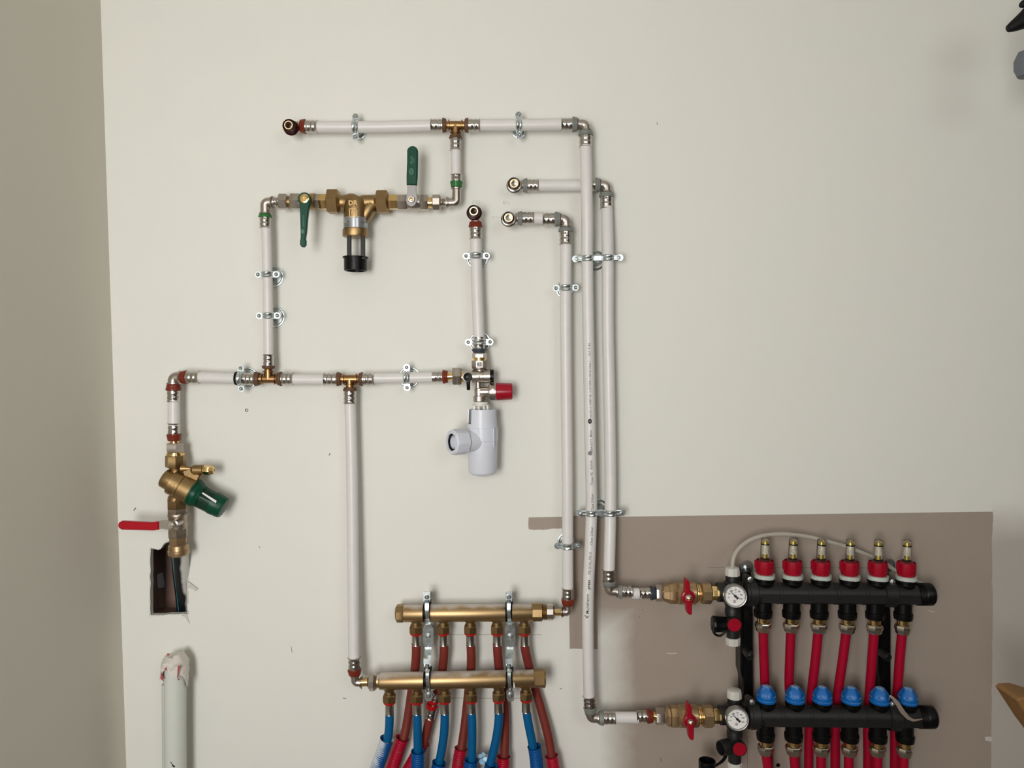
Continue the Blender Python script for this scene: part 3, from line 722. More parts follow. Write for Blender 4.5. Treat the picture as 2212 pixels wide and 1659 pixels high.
for P in ([(754, 450), (772, 450), (772, 452), (754, 452)], [(754, 450), (756, 450), (756, 470), (754, 470)], [(770, 450), (772, 450), (772, 470), (770, 470)], [(754, 468), (772, 468), (772, 470), (754, 470)]): b.prism(px_poly(P, .0633), .0015)
b.prism(px_poly([(792, 433), (802, 436), (796, 441)], .0515), .001)
b.build('cast_lettering', 'brass_cast', f)
# right ball valve
v = thing('ball_valve', 'ball valve with wide green lever standing straight up', 'valve', W(890, 438, .037), 'green-handled ball valves')
b = M(); b.hexn((860, 438), (880, 438), .037, 15.2, .95); b.L((878, 438), (930, 438), .037, [(0, 14), (3, 15), (10, 17.5), (22, 17.8), (32, 15)], 32); b.hexn((908, 438), (925, 438), .037, 15.2, .95); b.build('valve_body', 'nickel', v)
b = M(); b.L((924, 438), (938, 438), .037, [(0, 12.5), (3, 12.5), (3.2, 11), (8, 11), (8.2, 12.5), (12, 12.5)], 28); b.build('threaded_ring', 'brass_bright', v)
b = M(); b.hexn((934, 438), (952, 438), .037, 16, .85, seg=8, phase=PI / 8); b.build('union_nut', 'nickel', v)
b = M(); b.L((950, 438), (975, 438), .037, [(0, 11.5), (2, 11.5), (3, 8.6), (5, 8), (6, 9), (8, 8), (9, 9), (11, 8), (13, 8.5), (14, 12.6), (16, 12.6), (18, 8)], 28); b.build('coupling_tail', 'nickel', v)
b = M(); o = W(888.7, 431.3, .074); b.lathe(o, o + Vector((0, .1, 0)), [(0, 4 * S()), (.004, 4 * S()), (.004, 7 * S()), (.036, 7 * S())], 20); b.build('spindle', 'nickel', v)
b = M(); b.prism(px_poly([(880, 396), (899, 396), (899, 416), (901, 424), (901, 434), (896, 443), (889, 446.5), (881, 443), (876.5, 434), (877.5, 424), (880, 416)], .072), .0028, .0005)
lev = b.build('lever', 'lever_steel', v, 'steel lever arm')
b = M(); P = [(878, 398.5), (877.8, 380), (879, 350), (879.2, 326)] + [(890.7 - 11.6 * math.cos(t), 326 - 11.2 * math.sin(t)) for t in [PI * k / 12 for k in range(13)]] + [(902.2, 350), (901.6, 380), (900, 399.5)]
b.prism(px_poly(P, .0755), .0075, .0022); gr = b.build('lever_sleeve', 'green_plastic', lev, 'green plastic lever sleeve')
b = M(); b.prism(circle(888.4, 370.5, .0758, 4.7, 20, sy=1.5), .0003)
flat_text(b, 'Arco', 888, 346, .0758, 8.5, PI / 2, bold=.15); flat_text(b, 'Italia', 893, 346, .0758, 5, PI / 2, bold=.1); b.build('lever_print', 'green_print', gr)
b = M(); flat_text(b, 'DGF', 888.4, 370.5, .0762, 5, PI / 2, bold=.2); b.build('lever_logo_lettering', 'green_plastic', gr)
b = M(); b.prism(circle(890.5, 327, .0758, 5.4, 18), .0003); b.build('lever_dimple', 'green_plastic', gr)
b = M(); o = W(888.7, 431.3, .072); q = S(.075); b.lathe(o, o + Vector((0, -1, 0)), [(0, 8 * q), (.003, 8 * q), (.0036, 7 * q), (.0036, 4.6 * q)], 6, PI / 6); b.build('lever_nut', 'nickel', lev)
b = M(); b.lathe(o, o + Vector((0, -1, 0)), [(.003, 4.4 * q), (.0055, 4.2 * q), (.0060, 3 * q)], 18); b.build('spindle_tip', 'brass_bright', lev)

# ---------------------------------------------------------------- middle run
fitting('press_elbow', 'nickel elbow with two red rings above the pressure reducer', (375, 815),
        [(RGT, (16, 29), (29, 56), 'red', 15), (DWN, (15, 29), (29, 53), 'red', 15.6)], .036, br=12, group=G)
pipe('white pipe from the red-ringed elbow to the first bronze tee', [(428, 815, .036), (480, 816.5, .035), (530, 818, .035)], 12.2)
fitting('press_tee', 'bronze tee under the pipe falling from the filter line', (580, 818.5),
        [(LFT, (19, 29), (29, 52), 'brown', 15.8), (RGT, (20, 29), (29, 54), 'brown', 15.8), (UPW, (22, 29), (29, 53), 'brown', 14, 11.4)], .035, 'bronze', 9.5, 'bronze press tees')
pipe('short white pipe between the two bronze tees of the middle run', [(630, 819.5, .035), (704, 820, .035)], 11.8)
fitting('press_tee', 'bronze tee above the long pipe to the lower brass manifold', (756, 819),
        [(LFT, (19, 28), (28, 55), 'brown', 15.5), (RGT, (20, 28), (28, 53), 'brown', 15.5), (DWN, (18, 26), (26, 53), 'brown', 15)], .035, 'bronze', 9.5, 'bronze press tees')
pipe('white pipe from the second bronze tee to the safety valve', [(805, 817, .035), (870, 816, .035), (936, 814.5, .036)], 11.8)
pipe('long white pipe down to the lower brass manifold', [(756.4, 868, .035), (760, 1000, .035), (762.5, 1200, .042), (765, 1425, .055)], 12.4)
fitting('press_elbow', 'small nickel elbow with red ring beside the lower brass manifold', (767, 1474),
        [((-.035, -1), (17, 30), (30, 54), 'red', 15), (RGT, (14, 14.5), None, 'red', 14)], .058, br=9, group=G)
pipe('very short white pipe above the pressure reducer', [(375.5, 865, .037), (376, 919, .038)], 12.4)

# ---------------------------------------------------------------- safety group, trap
pipe('white pipe dropping to the safety valve', [(1028, 514, .036), (1029.5, 600, .035), (1033, 690, .036), (1034.5, 732, .037)], 12.4)
open_elbow('open elbow with red ring above the safety valve pipe', (1023.3, 456), .036, DWN, [(1027.5, 480), (1027.5, 492)], [(1027.5, 492), (1028, 517)], 'red', 'maroon')
s = thing('safety_valve', 'nickel safety valve with red cap above the white trap', 'safety valve', W(1038, 812, .038))
sleeve(s, (1034.5, 728), (1034.8, 755), .037, 12.8, name='press_sleeve')
b = M(); b.L((1035, 753), (1035, 765), .037, [(0, 16), (4, 15.6), (9, 12.5), (11, 12.5)], 32); b.build('indicator_ring', 'ring_navy', s, 'dark plastic ring')
b = M(); b.hexn((1036, 763), (1036, 774), .037, 16, .95, phase=PI / 6); b.build('inlet_nut', 'nickel', s)
b = M(); b.L((1036, 772), (1036, 782), .037, [(0, 15), (3, 15), (3.5, 13.5), (8, 13.5)], 32); b.build('inlet_thread', 'brass_bright', s)
b = M(); b.hexn((1036.5, 779), (1036.5, 794), .037, 17.2, .98, seg=8, phase=PI / 8); b.L((1036.5, 792), (1036.5, 806), .037, [(0, 17), (5, 16), (7, 11), (14, 11)], 32); b.build('upper_collar', 'nickel', s)
b = M(); b.prism(px_poly([(1029.5, 781), (1042.5, 781), (1042.5, 793), (1029.5, 793)], .0525), .0015); st = b.build('sticker', 'cream_cap', s)
b = M(); flat_text(b, 'RS', 1036, 787, .0527, 9, .15, bold=.15); b.build('sticker_lettering', 'ink', st)
b = M(); b.L((1000, 813.5), (1060, 812.5), .038, [(0, 12), (10, 12), (18, 12.6), (20, 14.4), (43, 14.6), (43.5, 13.8), (44.5, 13.8), (45, 15.2), (60, 15.4)], 36)
b.L((1033, 820), (1033, 850), .038, [(0, 7), (12, 6.8), (22, 7)], 24); b.ball(W(1034, 812.5, .038), 15.2 * S(.038))
b.L((1035, 838), (1036, 870), .039, [(0, 8), (2, 10.5), (8, 11.2), (16, 11), (18, 13.5), (28, 14), (30, 12)], 32)
b.L((1035, 847), (1074, 846), .040, [(0, 10), (4, 10.8), (19, 10.8), (20, 15), (22, 15.6), (23, 18.5), (36, 18.8), (37, 17.8)], 36)
b.build('valve_body', 'nickel', s)
b = M(); o = W(1010, 814, .038); q = S(.05); b.lathe(o, o + Vector((0, -1, 0)), [(0, 11 * q), (.014, 11 * q), (.0145, 9.6 * q)], 28); b.build('side_boss', 'nickel', s)
b = M(); o = W(1010.2, 814, .052); b.lathe(o, o + Vector((0, -1, 0)), [(-.002, 9.3 * q), (.006, 9.3 * q), (.007, 8.4 * q), (.0062, 4 * q), (.0068, 3 * q)], 28)
b.L((1011.5, 824), (1012, 843), .050, [(0, 4.2), (17, 4.0), (18.5, 3)], 14); b.build('shutoff_knob', 'black_plastic', s, 'black plastic shutoff knob')
b = M(); b.L((1059, 812.5), (1068, 812.5), .038, [(0, 13), (0, 15.7), (1.5, 15.7), (1.6, 14.2), (7.5, 14.2), (8, 13)], 32); b.build('end_cap', 'black_plastic', s, 'black end cap')
b = M(); b.L((1071, 846), (1108, 845.5), .040, [(0, 18), (2, 18.4), (3, 18.6), (34, 17.4), (36, 15.5)], 24, rf=lambda a: 1 + .018 * math.cos(8 * a)); b.build('relief_cap', 'red_plastic', s, 'red relief cap')
b = M(); flat_text(b, 'F', 1064, 845, .0565, 11, -.2, bold=.5); b.build('cast_letter', 'nickel', s)
b = M(); b.L((1000, 815), (960, 816), .038, [(-1, 13.2), (2, 13.2), (2.4, 11.8), (6, 11.8)], 28); b.build('outlet_thread', 'brass_bright', s)
b = M(); b.hexn((978, 812.5), (997, 812.5), .038, 18, .93); b.build('union_nut', 'nickel', s)
b = M(); b.L((966, 813.5), (980, 813), .037, [(0, 9.5), (3, 9.5), (3.4, 8.6), (13, 8.6)], 28); b.build('brass_tail', 'brass_bright', s)
sleeve(s, (934, 814.5), (959, 814), .036, 12.6); ring(s, (967.5, 813.7), (956.5, 814), .036, 15.3, 'red')
t = thing('tundish_trap', 'white plastic bottle trap with side outlet under the safety valve', 'trap', W(1043, 950, .045))
b = M(); b.L((1039, 868), (1039, 890), .040, [(0, 15.5), (5, 15.8), (5.5, 18.5), (8, 18.5), (9, 15), (10, 14)], 32)
for dx in (-15, -5, 6, 14): b.prism(px_poly([(1039 + dx - 2, 876), (1039 + dx + 2, 876), (1039 + dx + 2, 890), (1039 + dx - 2, 890)], .052), .003)
b.build('inlet_ring', 'white_plastic', t)
b = M()
def wall_arc(m, cx, y0, y1, d, r0, r1, a0, a1, th, n=24):
    q = S(d); A = W(cx, y0, d); B = W(cx, y1, d); u = (B - A); vs = []; fs = []
    e1 = Vector((0, -1, 0)); e2 = Vector((1, 0, 0))
    for i in range(n + 1):
        a = a0 + (a1 - a0) * i / n; dv = e1 * math.cos(a) + e2 * math.sin(a)
        vs += [A + dv * r0 * q, B + dv * r1 * q, B + dv * (r1 - th) * q, A + dv * (r0 - th) * q]
    for i in range(n):
        for k in range(4): fs.append((4 * i + k, 4 * i + (k + 1) % 4, 4 * i + 4 + (k + 1) % 4, 4 * i + 4 + k))
    fs += [(0, 1, 2, 3), (4 * n + 3, 4 * n + 2, 4 * n + 1, 4 * n)]; m.add(vs, fs)
wall_arc(b, 1041.5, 884, 920, .045, 30.5, 32, -.80, 2 * PI - 1.66, 2.0, 32)
wall_arc(b, 1041.5, 914, 926, .045, 31.8, 33, 0, 2 * PI, 2.0, 40)
b.L((1042, 922), (1043, 1027), .045, [(0, 31), (0.5, 34), (3, 34), (28, 34), (29.5, 32.6), (95, 30.8), (99, 29), (102, 25), (104, 18)], 48)
for dx in (-9, 25): b.prism(px_poly([(1042 + dx - 1, 925), (1042 + dx + 1, 925), (1042 + dx + 1, 968), (1042 + dx - 1, 964)], .0745 if dx < 0 else .069), .004, .0004)
b.build('trap_cup', 'trap_plastic', t)
q = S(.07); ax = Vector((-.80, -.58, .03)).normalized(); fc = W(975, 955.5, .088); c0 = fc - ax * .058
b = M(); b.lathe(c0, fc, [(-.012, 23 * q), (.012, 23 * q), (.034, 22 * q), (.045, 22 * q)], 36); b.build('outlet_branch', 'trap_plastic', t)
b = M(); rf = lambda a: 1 + (.035 if math.cos(8 * a) > .6 else 0)
b.lathe(c0, fc, [(.030, 24.5 * q), (.031, 26.5 * q), (.046, 27 * q), (.0500, 27.2 * q), (.056, 26.4 * q), (.058, 24.0 * q), (.058, 18.6 * q), (.048, 18.2 * q)], 64, rf=rf, close=False); b.build('outlet_nut', 'trap_plastic', t)
b = M(); b.lathe(c0, fc, [(.055, 19.2 * q), (.0555, 18.8 * q), (.0550, 14.6 * q), (.040, 14.4 * q)], 40, close=False); b.build('outlet_seal', 'rubber', t)
b = M(); b.lathe(c0, fc, [(.053, 14.6 * q), (.053, 14 * q), (.044, 13.8 * q), (.044, .3 * q)], 40, close=False); b.build('outlet_bore', 'trap_plastic', t)

# ---------------------------------------------------------------- pressure reducer column
p = thing('pressure_reducer', 'brass pressure reducer with green cap tilted towards the room', 'pressure reducer', W(385, 1030, .045))
sleeve(p, (376, 940), (376, 914), .038, 12.6); ring(p, (377, 952), (376.5, 937), .038, 15.3, 'red')
b = M(); b.L((377, 949), (377, 960), .038, [(0, 12.5), (2, 12.5), (3, 9.5), (10, 9.5)], 28); b.build('brass_tail', 'brass_bright', p)
b = M(); b.hexn((378, 956.5), (378, 977), .039, 19, .92, phase=PI / 6); b.build('union_nut', 'nickel', p)
b = M(); b.L((379, 975), (379, 985), .040, [(0, 14), (3, 14), (3, 18), (8, 18.6)], 28); b.build('union_thread', 'brass_bright', p)
b = M(); b.hexn((379.5, 983), (379.5, 1009), .041, 19.6, .93, phase=PI / 8, seg=8); b.build('inlet_nut', 'brass_cast', p)
b = M(); b.L((380, 1006), (383, 1080), .042, [(0, 17), (3, 15), (10, 13.5), (60, 14.5), (66, 19), (74, 20)], 32)
A = (353, 1031); B = (420, 1065)
b.L(A, B, .050, [(0, 14), (1.5, 19.5), (4, 21), (20, 21.5), (21, 26.5), (22, 27.5), (44, 28.2), (45, 27.2), (46, 29), (71, 30.4), (72, 29)], 48)
b.L((392, 1012), (425, 1013), .052, [(0, 8), (30, 3)], 20); b.L((400, 1035), (424, 1016), .052, [(0, 6), (26, 4)], 16); b.prism(px_poly([(392, 1009), (420, 1010), (432, 1027), (424, 1044), (400, 1040)], .056), .010, .002)
b.build('reducer_body', 'brass_cast', p)
b = M(); b.L((412, 1014.8), (470, 1015.5), .052, [(0, 4), (3, 7.5), (7, 10.8), (27, 11.2), (28, 9.2), (30, 9.2)], 32); b.build('gauge_boss', 'brass_cast', p)
b = M(); b.hexn((440.5, 1015), (454, 1015.3), .052, 10.2, .94, phase=.3); b.L((453, 1015.3), (466, 1015.6), .052, [(0, 10), (5, 9.4), (9, 7.5), (10, 3), (7, 2.5)], 8); b.build('gauge_plug', 'brass_bright', p)
b = M()
vs, fs = glyphs('H-RIO', 12, .25); ua = (W(*B, .05) - W(*A, .05)).normalized(); ub = Vector((-ua.z, 0, ua.x)) if True else 0
ub = Vector((0.47, 0, 0.88)).normalized(); q = S(.05); ctr = W(*up(A[0], A[1], (B[0] - A[0]) / 75.1, (B[1] - A[1]) / 75.1, 33), .05) if False else W(A[0] + (B[0] - A[0]) * 33 / 75.1, A[1] + (B[1] - A[1]) * 33 / 75.1, .05)
out = []
for v_ in vs:
    x, y = v_.x - 17, v_.y - 4; an = x / 28.2 - .28
    axd = ua; out.append(ctr + axd * (-y) * q + (Vector((0, -1, 0)) * math.cos(an) + axd.cross(Vector((0, 1, 0))).normalized() * -math.sin(an)) * 28.4 * q)
cr = ua.cross(Vector((0, 1, 0))).normalized()
if cr.z < 0: cr = -cr
out = []
for v_ in vs:
    x, y = v_.x - 17, v_.y - 4; an = x / 28.2 - .15
    out.append(ctr - ua * y * q + (Vector((0, -1, 0)) * math.cos(an) + cr * math.sin(an)) * 28.6 * q)
b.add(out, fs); b.build('cast_lettering', 'brass_cast', p)
b = M(); b.hexn((383.5, 1076), (383.8, 1099), .042, 20.5, .93, phase=-.25, seg=6); b.build('outlet_nut', 'brass_cast', p)
A2 = (417, 1063.5); B2 = (484, 1098)
b = M(); b.L(A2, B2, .050, [(-1, 27), (-.5, 31), (3.5, 31), (4, 28.4), (12, 28), (14.5, 26), (22, 24)], 40); b.build('cap_flange', 'green_plastic', p)
b = M(); b.L(A2, B2, .050, [(14, 19.5), (48, 19)], 32); b.build('cap_core', 'green_plastic', p)
b = M(); b.L(A2, B2, .050, [(14, 24.8), (50, 24.3)], 36, close=False); b.build('scale_window', 'clear', p, 'clear scale window')
b = M(); b.L(A2, B2, .050, [(48, 21), (48.5, 25.3), (72, 23.6), (75, 22), (76, 17)], 24, rf=lambda a: 1 + .015 * math.cos(12 * a)); b.build('adjusting_cap', 'green_plastic', p)
b = M(); b.prism(px_poly([(436, 1066), (438, 1063.5), (468, 1082), (466, 1087)], .0722), .0005); b.build('scale_strip', 'dial_white', p)
v = thing('ball_valve', 'dirty nickel ball valve with red lever above the wall hole', 'valve', W(384, 1130, .043))
b = M(); b.L((383.6, 1097), (385, 1160), .043, [(10, 19), (13, 20.6), (17, 20.6), (20, 19.4), (40, 20.2), (46, 18)], 36); b.hexn((383.6, 1098), (384, 1110), .043, 20.2, .97, phase=-.25); b.hexn((384.6, 1141), (384.9, 1160), .043, 20, .97, phase=-.25); b.build('valve_body', 'nickel_dirty', v)
b = M(); o = W(370, 1134, .078); b.lathe(o, o + Vector((.12, 1, 0)), [(0, 5 * S()), (.008, 5 * S()), (.009, 8 * S()), (.030, 9 * S())], 20); b.build('spindle', 'nickel', v)
b = M(); b.prism(px_poly([(336, 1128), (350, 1124), (366, 1125), (374, 1129), (375, 1137), (369, 1144), (358, 1144), (350, 1142), (336, 1144)], .078), .0025, .0004); lev = b.build('lever', 'nickel', v, 'steel lever arm')
b = M(); b.prism(px_poly([(342, 1127), (342, 1144.5), (330, 1146.5), (262, 1144.5), (256, 1141), (254, 1135.5), (256, 1129), (262, 1126), (326, 1129)], .081), .008, .0018); b.build('lever_sleeve', 'red_lever', lev, 'red plastic lever sleeve')
b = M(); o = W(369.5, 1134, .0785); q = S(.08); b.lathe(o, o + Vector((0, -1, 0)), [(0, 8.5 * q), (.003, 8.5 * q), (.0035, 7.5 * q), (.0035, 4 * q), (.006, 4 * q)], 6); b.build('lever_nut', 'nickel', lev)
s = thing('supply_pipe_coupling', 'brass coupling under the red lever valve over the wall hole', 'pipe fitting', W(386, 1180, .043))
b = M(); b.hexn((385, 1158), (385.5, 1178), .043, 18.5, .97, phase=-.25); b.L((385.5, 1175), (387, 1202), .043, [(0, 18), (2, 20.5), (12, 21), (13, 22.4), (18, 22.5), (22, 21.5), (25, 18)], 36); b.build('coupling_body', 'brass_dirty', s)
o = pipe('black water pipe with blue stripe coming out of the wall hole', [(388, 1190, .026), (390.5, 1230, .004), (397, 1290, -.030), (402, 1350, -.052)], 17.5, 'black_pipe', 'supply_pipe', None)
P = [p_ + Vector((-math.sin(.42), -math.cos(.42), 0)) * (17.5 * S(.026) - .0004) for p_ in spline([W(x, y, d) for x, y, d in ((388, 1190, .026), (390.5, 1230, .004), (397, 1290, -.030), (402, 1350, -.052))], 8)]; b = M(); b.tube(P, .0016, 8); b.build('blue_stripe', 'blue_stripe', o)

# ---------------------------------------------------------------- clamps
clamp('pipe clamp on the topmost run, nearest the open red elbow', (768, 274.5), .035, 'h', 12.6, rose=15, tilt=.02)
clamp('pipe clamp on the topmost run, between its tee and the corner elbow', (1121, 270.5), .038, 'h', 12.6, rose=16, tilt=-.02)
clamp('upper of the two clamps on the pipe below the filter line', (577.5, 593), .035, 'v', 10.6, 19.5)
clamp('lower of the two clamps on the pipe below the filter line', (580, 682), .035, 'v', 10.6, 19.5)
c_ = clamp('pipe clamp with black insert beside the first bronze tee', (521, 817.5), .035, 'h', 13.5, 22)
b = M(); b.L((509, 817.3), (513.5, 817.4), .035, [(0, 14.2), (4, 15)], 32); b.build('rubber_insert', 'rubber', c_)
clamp('pipe clamp on the white pipe leading to the safety valve', (879, 815.5), .035, 'h', 12.2, 22)
clamp('upper clamp on the pipe dropping to the safety valve', (1029, 553), .0355, 'v', 12.6, 22)
clamp('clamp gripping the sleeve just above the safety valve', (1035, 739), .037, 'v', 13.4, 23.5)
clamp('clamp high on the long pipe to the upper brass manifold', (1222, 622), .035, 'v', 12.6, 21, 19, tilt=-.02)
clamp('clamp low on the long pipe to the upper brass manifold', (1226, 1179), .037, 'v', 12.6, 22, 19)
def twin(label, xa, xb, y, d, hub, ros, tilt):
    q = S(d); o = W((xa + xb) / 2, y, d); root = thing('twin_pipe_clamp', label, 'pipe clamp', Vector((o.x, 0, o.z)), 'double pipe clamps')
    n = Vector((0, -1, 0)); R = Matrix.Rotation(tilt, 3, 'Y'); ad = R @ Vector((1, 0, 0)); bd = R @ Vector((0, 0, 1)); b = M()
    ws = [-6.8, -6.0, -4.6, -2.4, 0, 2.4, 4.6, 6.0, 6.8]; off = [.6, 1.6, 2.5, 2.4, 1.0, 2.4, 2.5, 1.6, .6]; r = 12.6
    for sg in (1, -1):
        rows = []; half = (xb - xa) / 2
        rows.append((-half - 26, .8)); rows.append((-half - r - 1, .8))
        for cx_ in (-half, half):
            for k in range(13):
                t = PI - PI * k / 12; rows.append((cx_ + math.cos(t) * r, max(.8, math.sin(t) * r)))
        rows.append((half + r + 1, .8)); rows.append((half + 26, .8))
        vs = []; fs = []
        for x_, h_ in rows:
            for w_, f_ in zip(ws, off): vs.append(o + ad * x_ * q + bd * w_ * q + n * sg * (h_ + (f_ if h_ > 1 else f_ * .5)) * q)
        for i in range(len(rows) - 1):
            for k in range(len(ws) - 1): a_ = i * len(ws) + k; fs.append((a_, a_ + 1, a_ + len(ws) + 1, a_ + len(ws)))
        b.add(vs, fs)
        for s2 in (1, -1):
            e = o + ad * s2 * (half + 26) * q + n * (1.9 if sg > 0 else -.4) * q
            P = [e + (ad * s2 * 7 * math.cos(t) + bd * 7 * math.sin(t)) * q for t in [PI * 2 * k / 16 for k in range(16)]]; b.prism(P, 1.4 * q)
    b.build('strap', 'zinc', root)
    for s2 in (1, -1):
        b = M(); e = o + ad * s2 * ((xb - xa) / 2 + 20.5 + 3) * q
        b.lathe(e + n * -6 * q, e + n * 9 * q, [(0, 2.4 * q), (7.6 * q, 2.4 * q), (7.6 * q, 4.4 * q), (10 * q, 3.4 * q), (10.4 * q, 1.5 * q)], 16); b.build('screw', 'zinc_dull', root)
    b = M(); b.lathe(Vector((o.x, 0, o.z)), Vector((o.x, -.02, o.z)), [(0, hub * q), (.010, hub * q), (.022, hub * .75 * q), (-o.y - .002, hub * .7 * q)], 24); b.build('stud', 'zinc_dull', root)
    b = M(); A = Vector((o.x, -.0002, o.z)); q0 = S(0); b.lathe(A, A + n, [(0, ros * q0), (4 * q0, (ros - .8) * q0), (4.4 * q0, (ros - 2) * q0), (3 * q0, (ros - 5) * q0)], 36, close=False); b.build('rosette', 'zinc', root)
    b = M(); b.prism([o + ad * x_ * q + bd * z_ * q + n * 3.4 * q for x_, z_ in ((-7.5, -5.5), (7.5, -5.5), (7.5, 5.5), (-7.5, 5.5))], 2 * q, 1.0 * q); b.build('centre_nut', 'zinc', root)
twin('double clamp holding both tall white pipes near their top', 1269, 1313, 558, .0365, 12, 22, -.015)
twin('double clamp holding both tall white pipes above the bare board', 1277.5, 1318.5, 1108, .0385, 12, 22, 0)
m = M(); o = W(533, 886, 0); m.lathe(o, o + Vector((0, -1, 0)), [(-.004, 3.6 * S()), (.0012, 3.6 * S()), (.0016, 2.5 * S()), (.0009, 1.6 * S())], 20)
tag(m.build('wall_screw', 'zinc_dull', None, loc=o), 'single small screw head in bare paint below the middle run', 'screw')
# ---------------------------------------------------------------- brass manifolds
def outlet(parent, x, y0, d, ty):
    b = M(); b.L((x, y0 - 8), (x + .5, y0 + 60), d, [(0, 13.5), (8, 12.2), (10, 10.5), (15, 10.5), (15.5, 12), (19, 12)], 28); b.build('outlet_stub', 'brass_cast', parent)
    b = M(); b.hexn((x, y0 + 10), (x + .3, y0 + 26), d, 13.2, .88); nt_ = b.build('outlet_nut', 'brass_cast', parent)
    b = M(); b.L((x + .3, y0 + 24), (x + .4, y0 + 32), d, [(0, 11), (1, 13), (4, 13.2), (6, 11.5), (7, 10)], 32); b.build('indicator_ring', 'ring_bright_red', nt_, 'bright red plastic ring')
    b = M(); b.L((x + .3, y0 + 30), (x + .6, y0 + 53), d, [(0, 9.9), (21, 9.9), (22.5, 10.4)], 28); b.build('hose_sleeve', 'press_steel', nt_)
m1 = thing('brass_manifold', 'upper brass manifold with five outlets feeding red brown hoses', 'manifold', W(1010, 1322, .042), 'brass water manifolds')
b = M(); b.L((866, 1325), (1152, 1323), .042, [(0, 13), (4, 13), (5, 17), (9, 18.6), (284, 18.8), (286, 17.5)], 40); b.build('manifold_tube', 'brass_dusty', m1)
b = M(); b.L((855, 1325), (874, 1324.5), .042, [(0, 15), (3, 19.5), (15, 20), (18, 18)], 8, PI / 8); b.build('end_plug', 'brass_cast', m1)
b = M(); b.L((1148, 1322), (1173, 1322), .042, [(0, 18), (2, 20), (22, 20), (24, 17)], 8, PI / 8 * .6); b.L((1171, 1322), (1184, 1322), .042, [(0, 15), (1, 17.5), (3, 15.5), (5, 17.5), (7, 15.5), (9, 17)], 32); b.build('end_nut', 'brass_cast', m1)
b = M(); b.L((1179, 1322), (1199, 1322), .042, [(0, 14), (2, 17.5), (15, 17.5), (19, 13)], 10); b.build('union_nut', 'nickel', m1)
b = M(); b.L((1197, 1323), (1213, 1323), .041, [(0, 7.5), (15, 7.5)], 24); b.build('tail', 'brass_bright', m1)
m2 = thing('brass_manifold', 'lower brass manifold with six outlets feeding blue hoses', 'manifold', W(985, 1468, .062), 'brass water manifolds')
b = M(); b.L((815, 1471.5), (1155, 1465.5), .062, [(0, 14), (4, 14), (5, 17), (9, 18.4), (338, 18.8), (340, 17.5)], 40); b.build('manifold_tube', 'brass_dusty', m2)
b = M(); b.L((1152, 1465), (1178, 1464.5), .062, [(0, 18), (2, 19.8), (20, 19.8), (22, 20.6), (25, 20.4), (26, 18)], 8, PI / 8); b.build('end_plug', 'brass_cast', m2)
b = M(); b.L((1175, 1464.5), (1180, 1464.5), .062, [(0, 18), (1, 19.6), (3, 19), (4, 16)], 32); b.build('end_seal', 'brass_dark', m2)
b = M(); b.L((795, 1473), (817, 1472.5), .062, [(0, 13), (4, 19), (14, 19.5), (19, 15)], 8, PI / 8); b.build('union_nut', 'nickel', m2)
b = M(); b.L((780, 1473.5), (797, 1473), .060, [(0, 9.5), (16, 9.5)], 24); b.build('tail', 'brass_bright', m2)
b = M(); b.L((1110, 1474), (1111, 1486), .080, [(0, 1), (5, 1.6), (8, 2.4), (11, 2.2), (12, 1)], 12); b.build('sealant_drip', 'white_plastic', m2)
UX = (898.5, 958, 1016, 1073.7, 1133); LX = (841, 900.5, 960.5, 1018, 1077, 1136.5)
for x in UX: outlet(m1, x, 1341, .042, 0)
for x in LX: outlet(m2, x, 1490 - (x - 841) * .018, .062, 0)
NM = ('first', 'second', 'middle', 'fourth', 'last')
HR = 'red brown hoses'; HB = 'blue hoses'
hr = [[(898.8, 1388, .042), (899, 1412, .041), (896, 1450, .032), (889, 1495, .022), (881, 1550, .025), (873, 1590, .032), (862, 1625, .04)],
      [(1016.5, 1388, .042), (1018, 1415, .041), (1017, 1450, .032), (1011, 1505, .022), (1005, 1560, .026), (997, 1615, .034), (991, 1650, .04)],
      [(1074, 1388, .042), (1075, 1412, .041), (1079, 1450, .032), (1088, 1500, .022), (1091, 1560, .026), (1090, 1620, .034), (1088, 1660, .04)],
      [(1133.5, 1388, .042), (1135, 1405, .041), (1143, 1440, .033), (1157, 1490, .024), (1171, 1540, .028), (1185, 1595, .034), (1194, 1650, .04)]]
lab = ['red brown hose under the first outlet of the upper brass manifold', 'red brown hose under the middle outlet of the upper brass manifold',
       'red brown hose under the fourth outlet of the upper brass manifold', 'red brown hose under the last outlet, fanning outwards to its own red conduit']
for l, h in zip(lab, hr): pipe(l, h, 9.8, 'red_hose_brown', 'red_hose', HR, 'hose', 6)
pipe('red brown hose between the second upper outlet and the steel coupling', [(958.5, 1388, .042), (959, 1412, .041), (955, 1450, .032), (949, 1490, .026), (945, 1502, .028)], 9.8, 'red_hose_brown', 'red_hose', HR, 'hose', 6)
pipe('red brown hose below the slanting steel coupling', [(930, 1548, .036), (925, 1566, .036), (918, 1595, .036), (906, 1630, .04)], 9.6, 'red_hose_brown', 'red_hose', HR, 'hose', 6)
cp = thing('hose_coupling', 'slanting steel coupling with red rings joining two lengths of red brown hose', 'pipe fitting', W(936, 1525, .034))
sleeve(cp, (936, 1523), (945, 1496), .033, 10.4); sleeve(cp, (934, 1530), (928.5, 1551), .035, 10.6)
ring(cp, (931.5, 1531), (934, 1521), .0345, 13.5, 'bright'); ring(cp, (935, 1519), (937, 1512), .034, 12.5, 'bright')
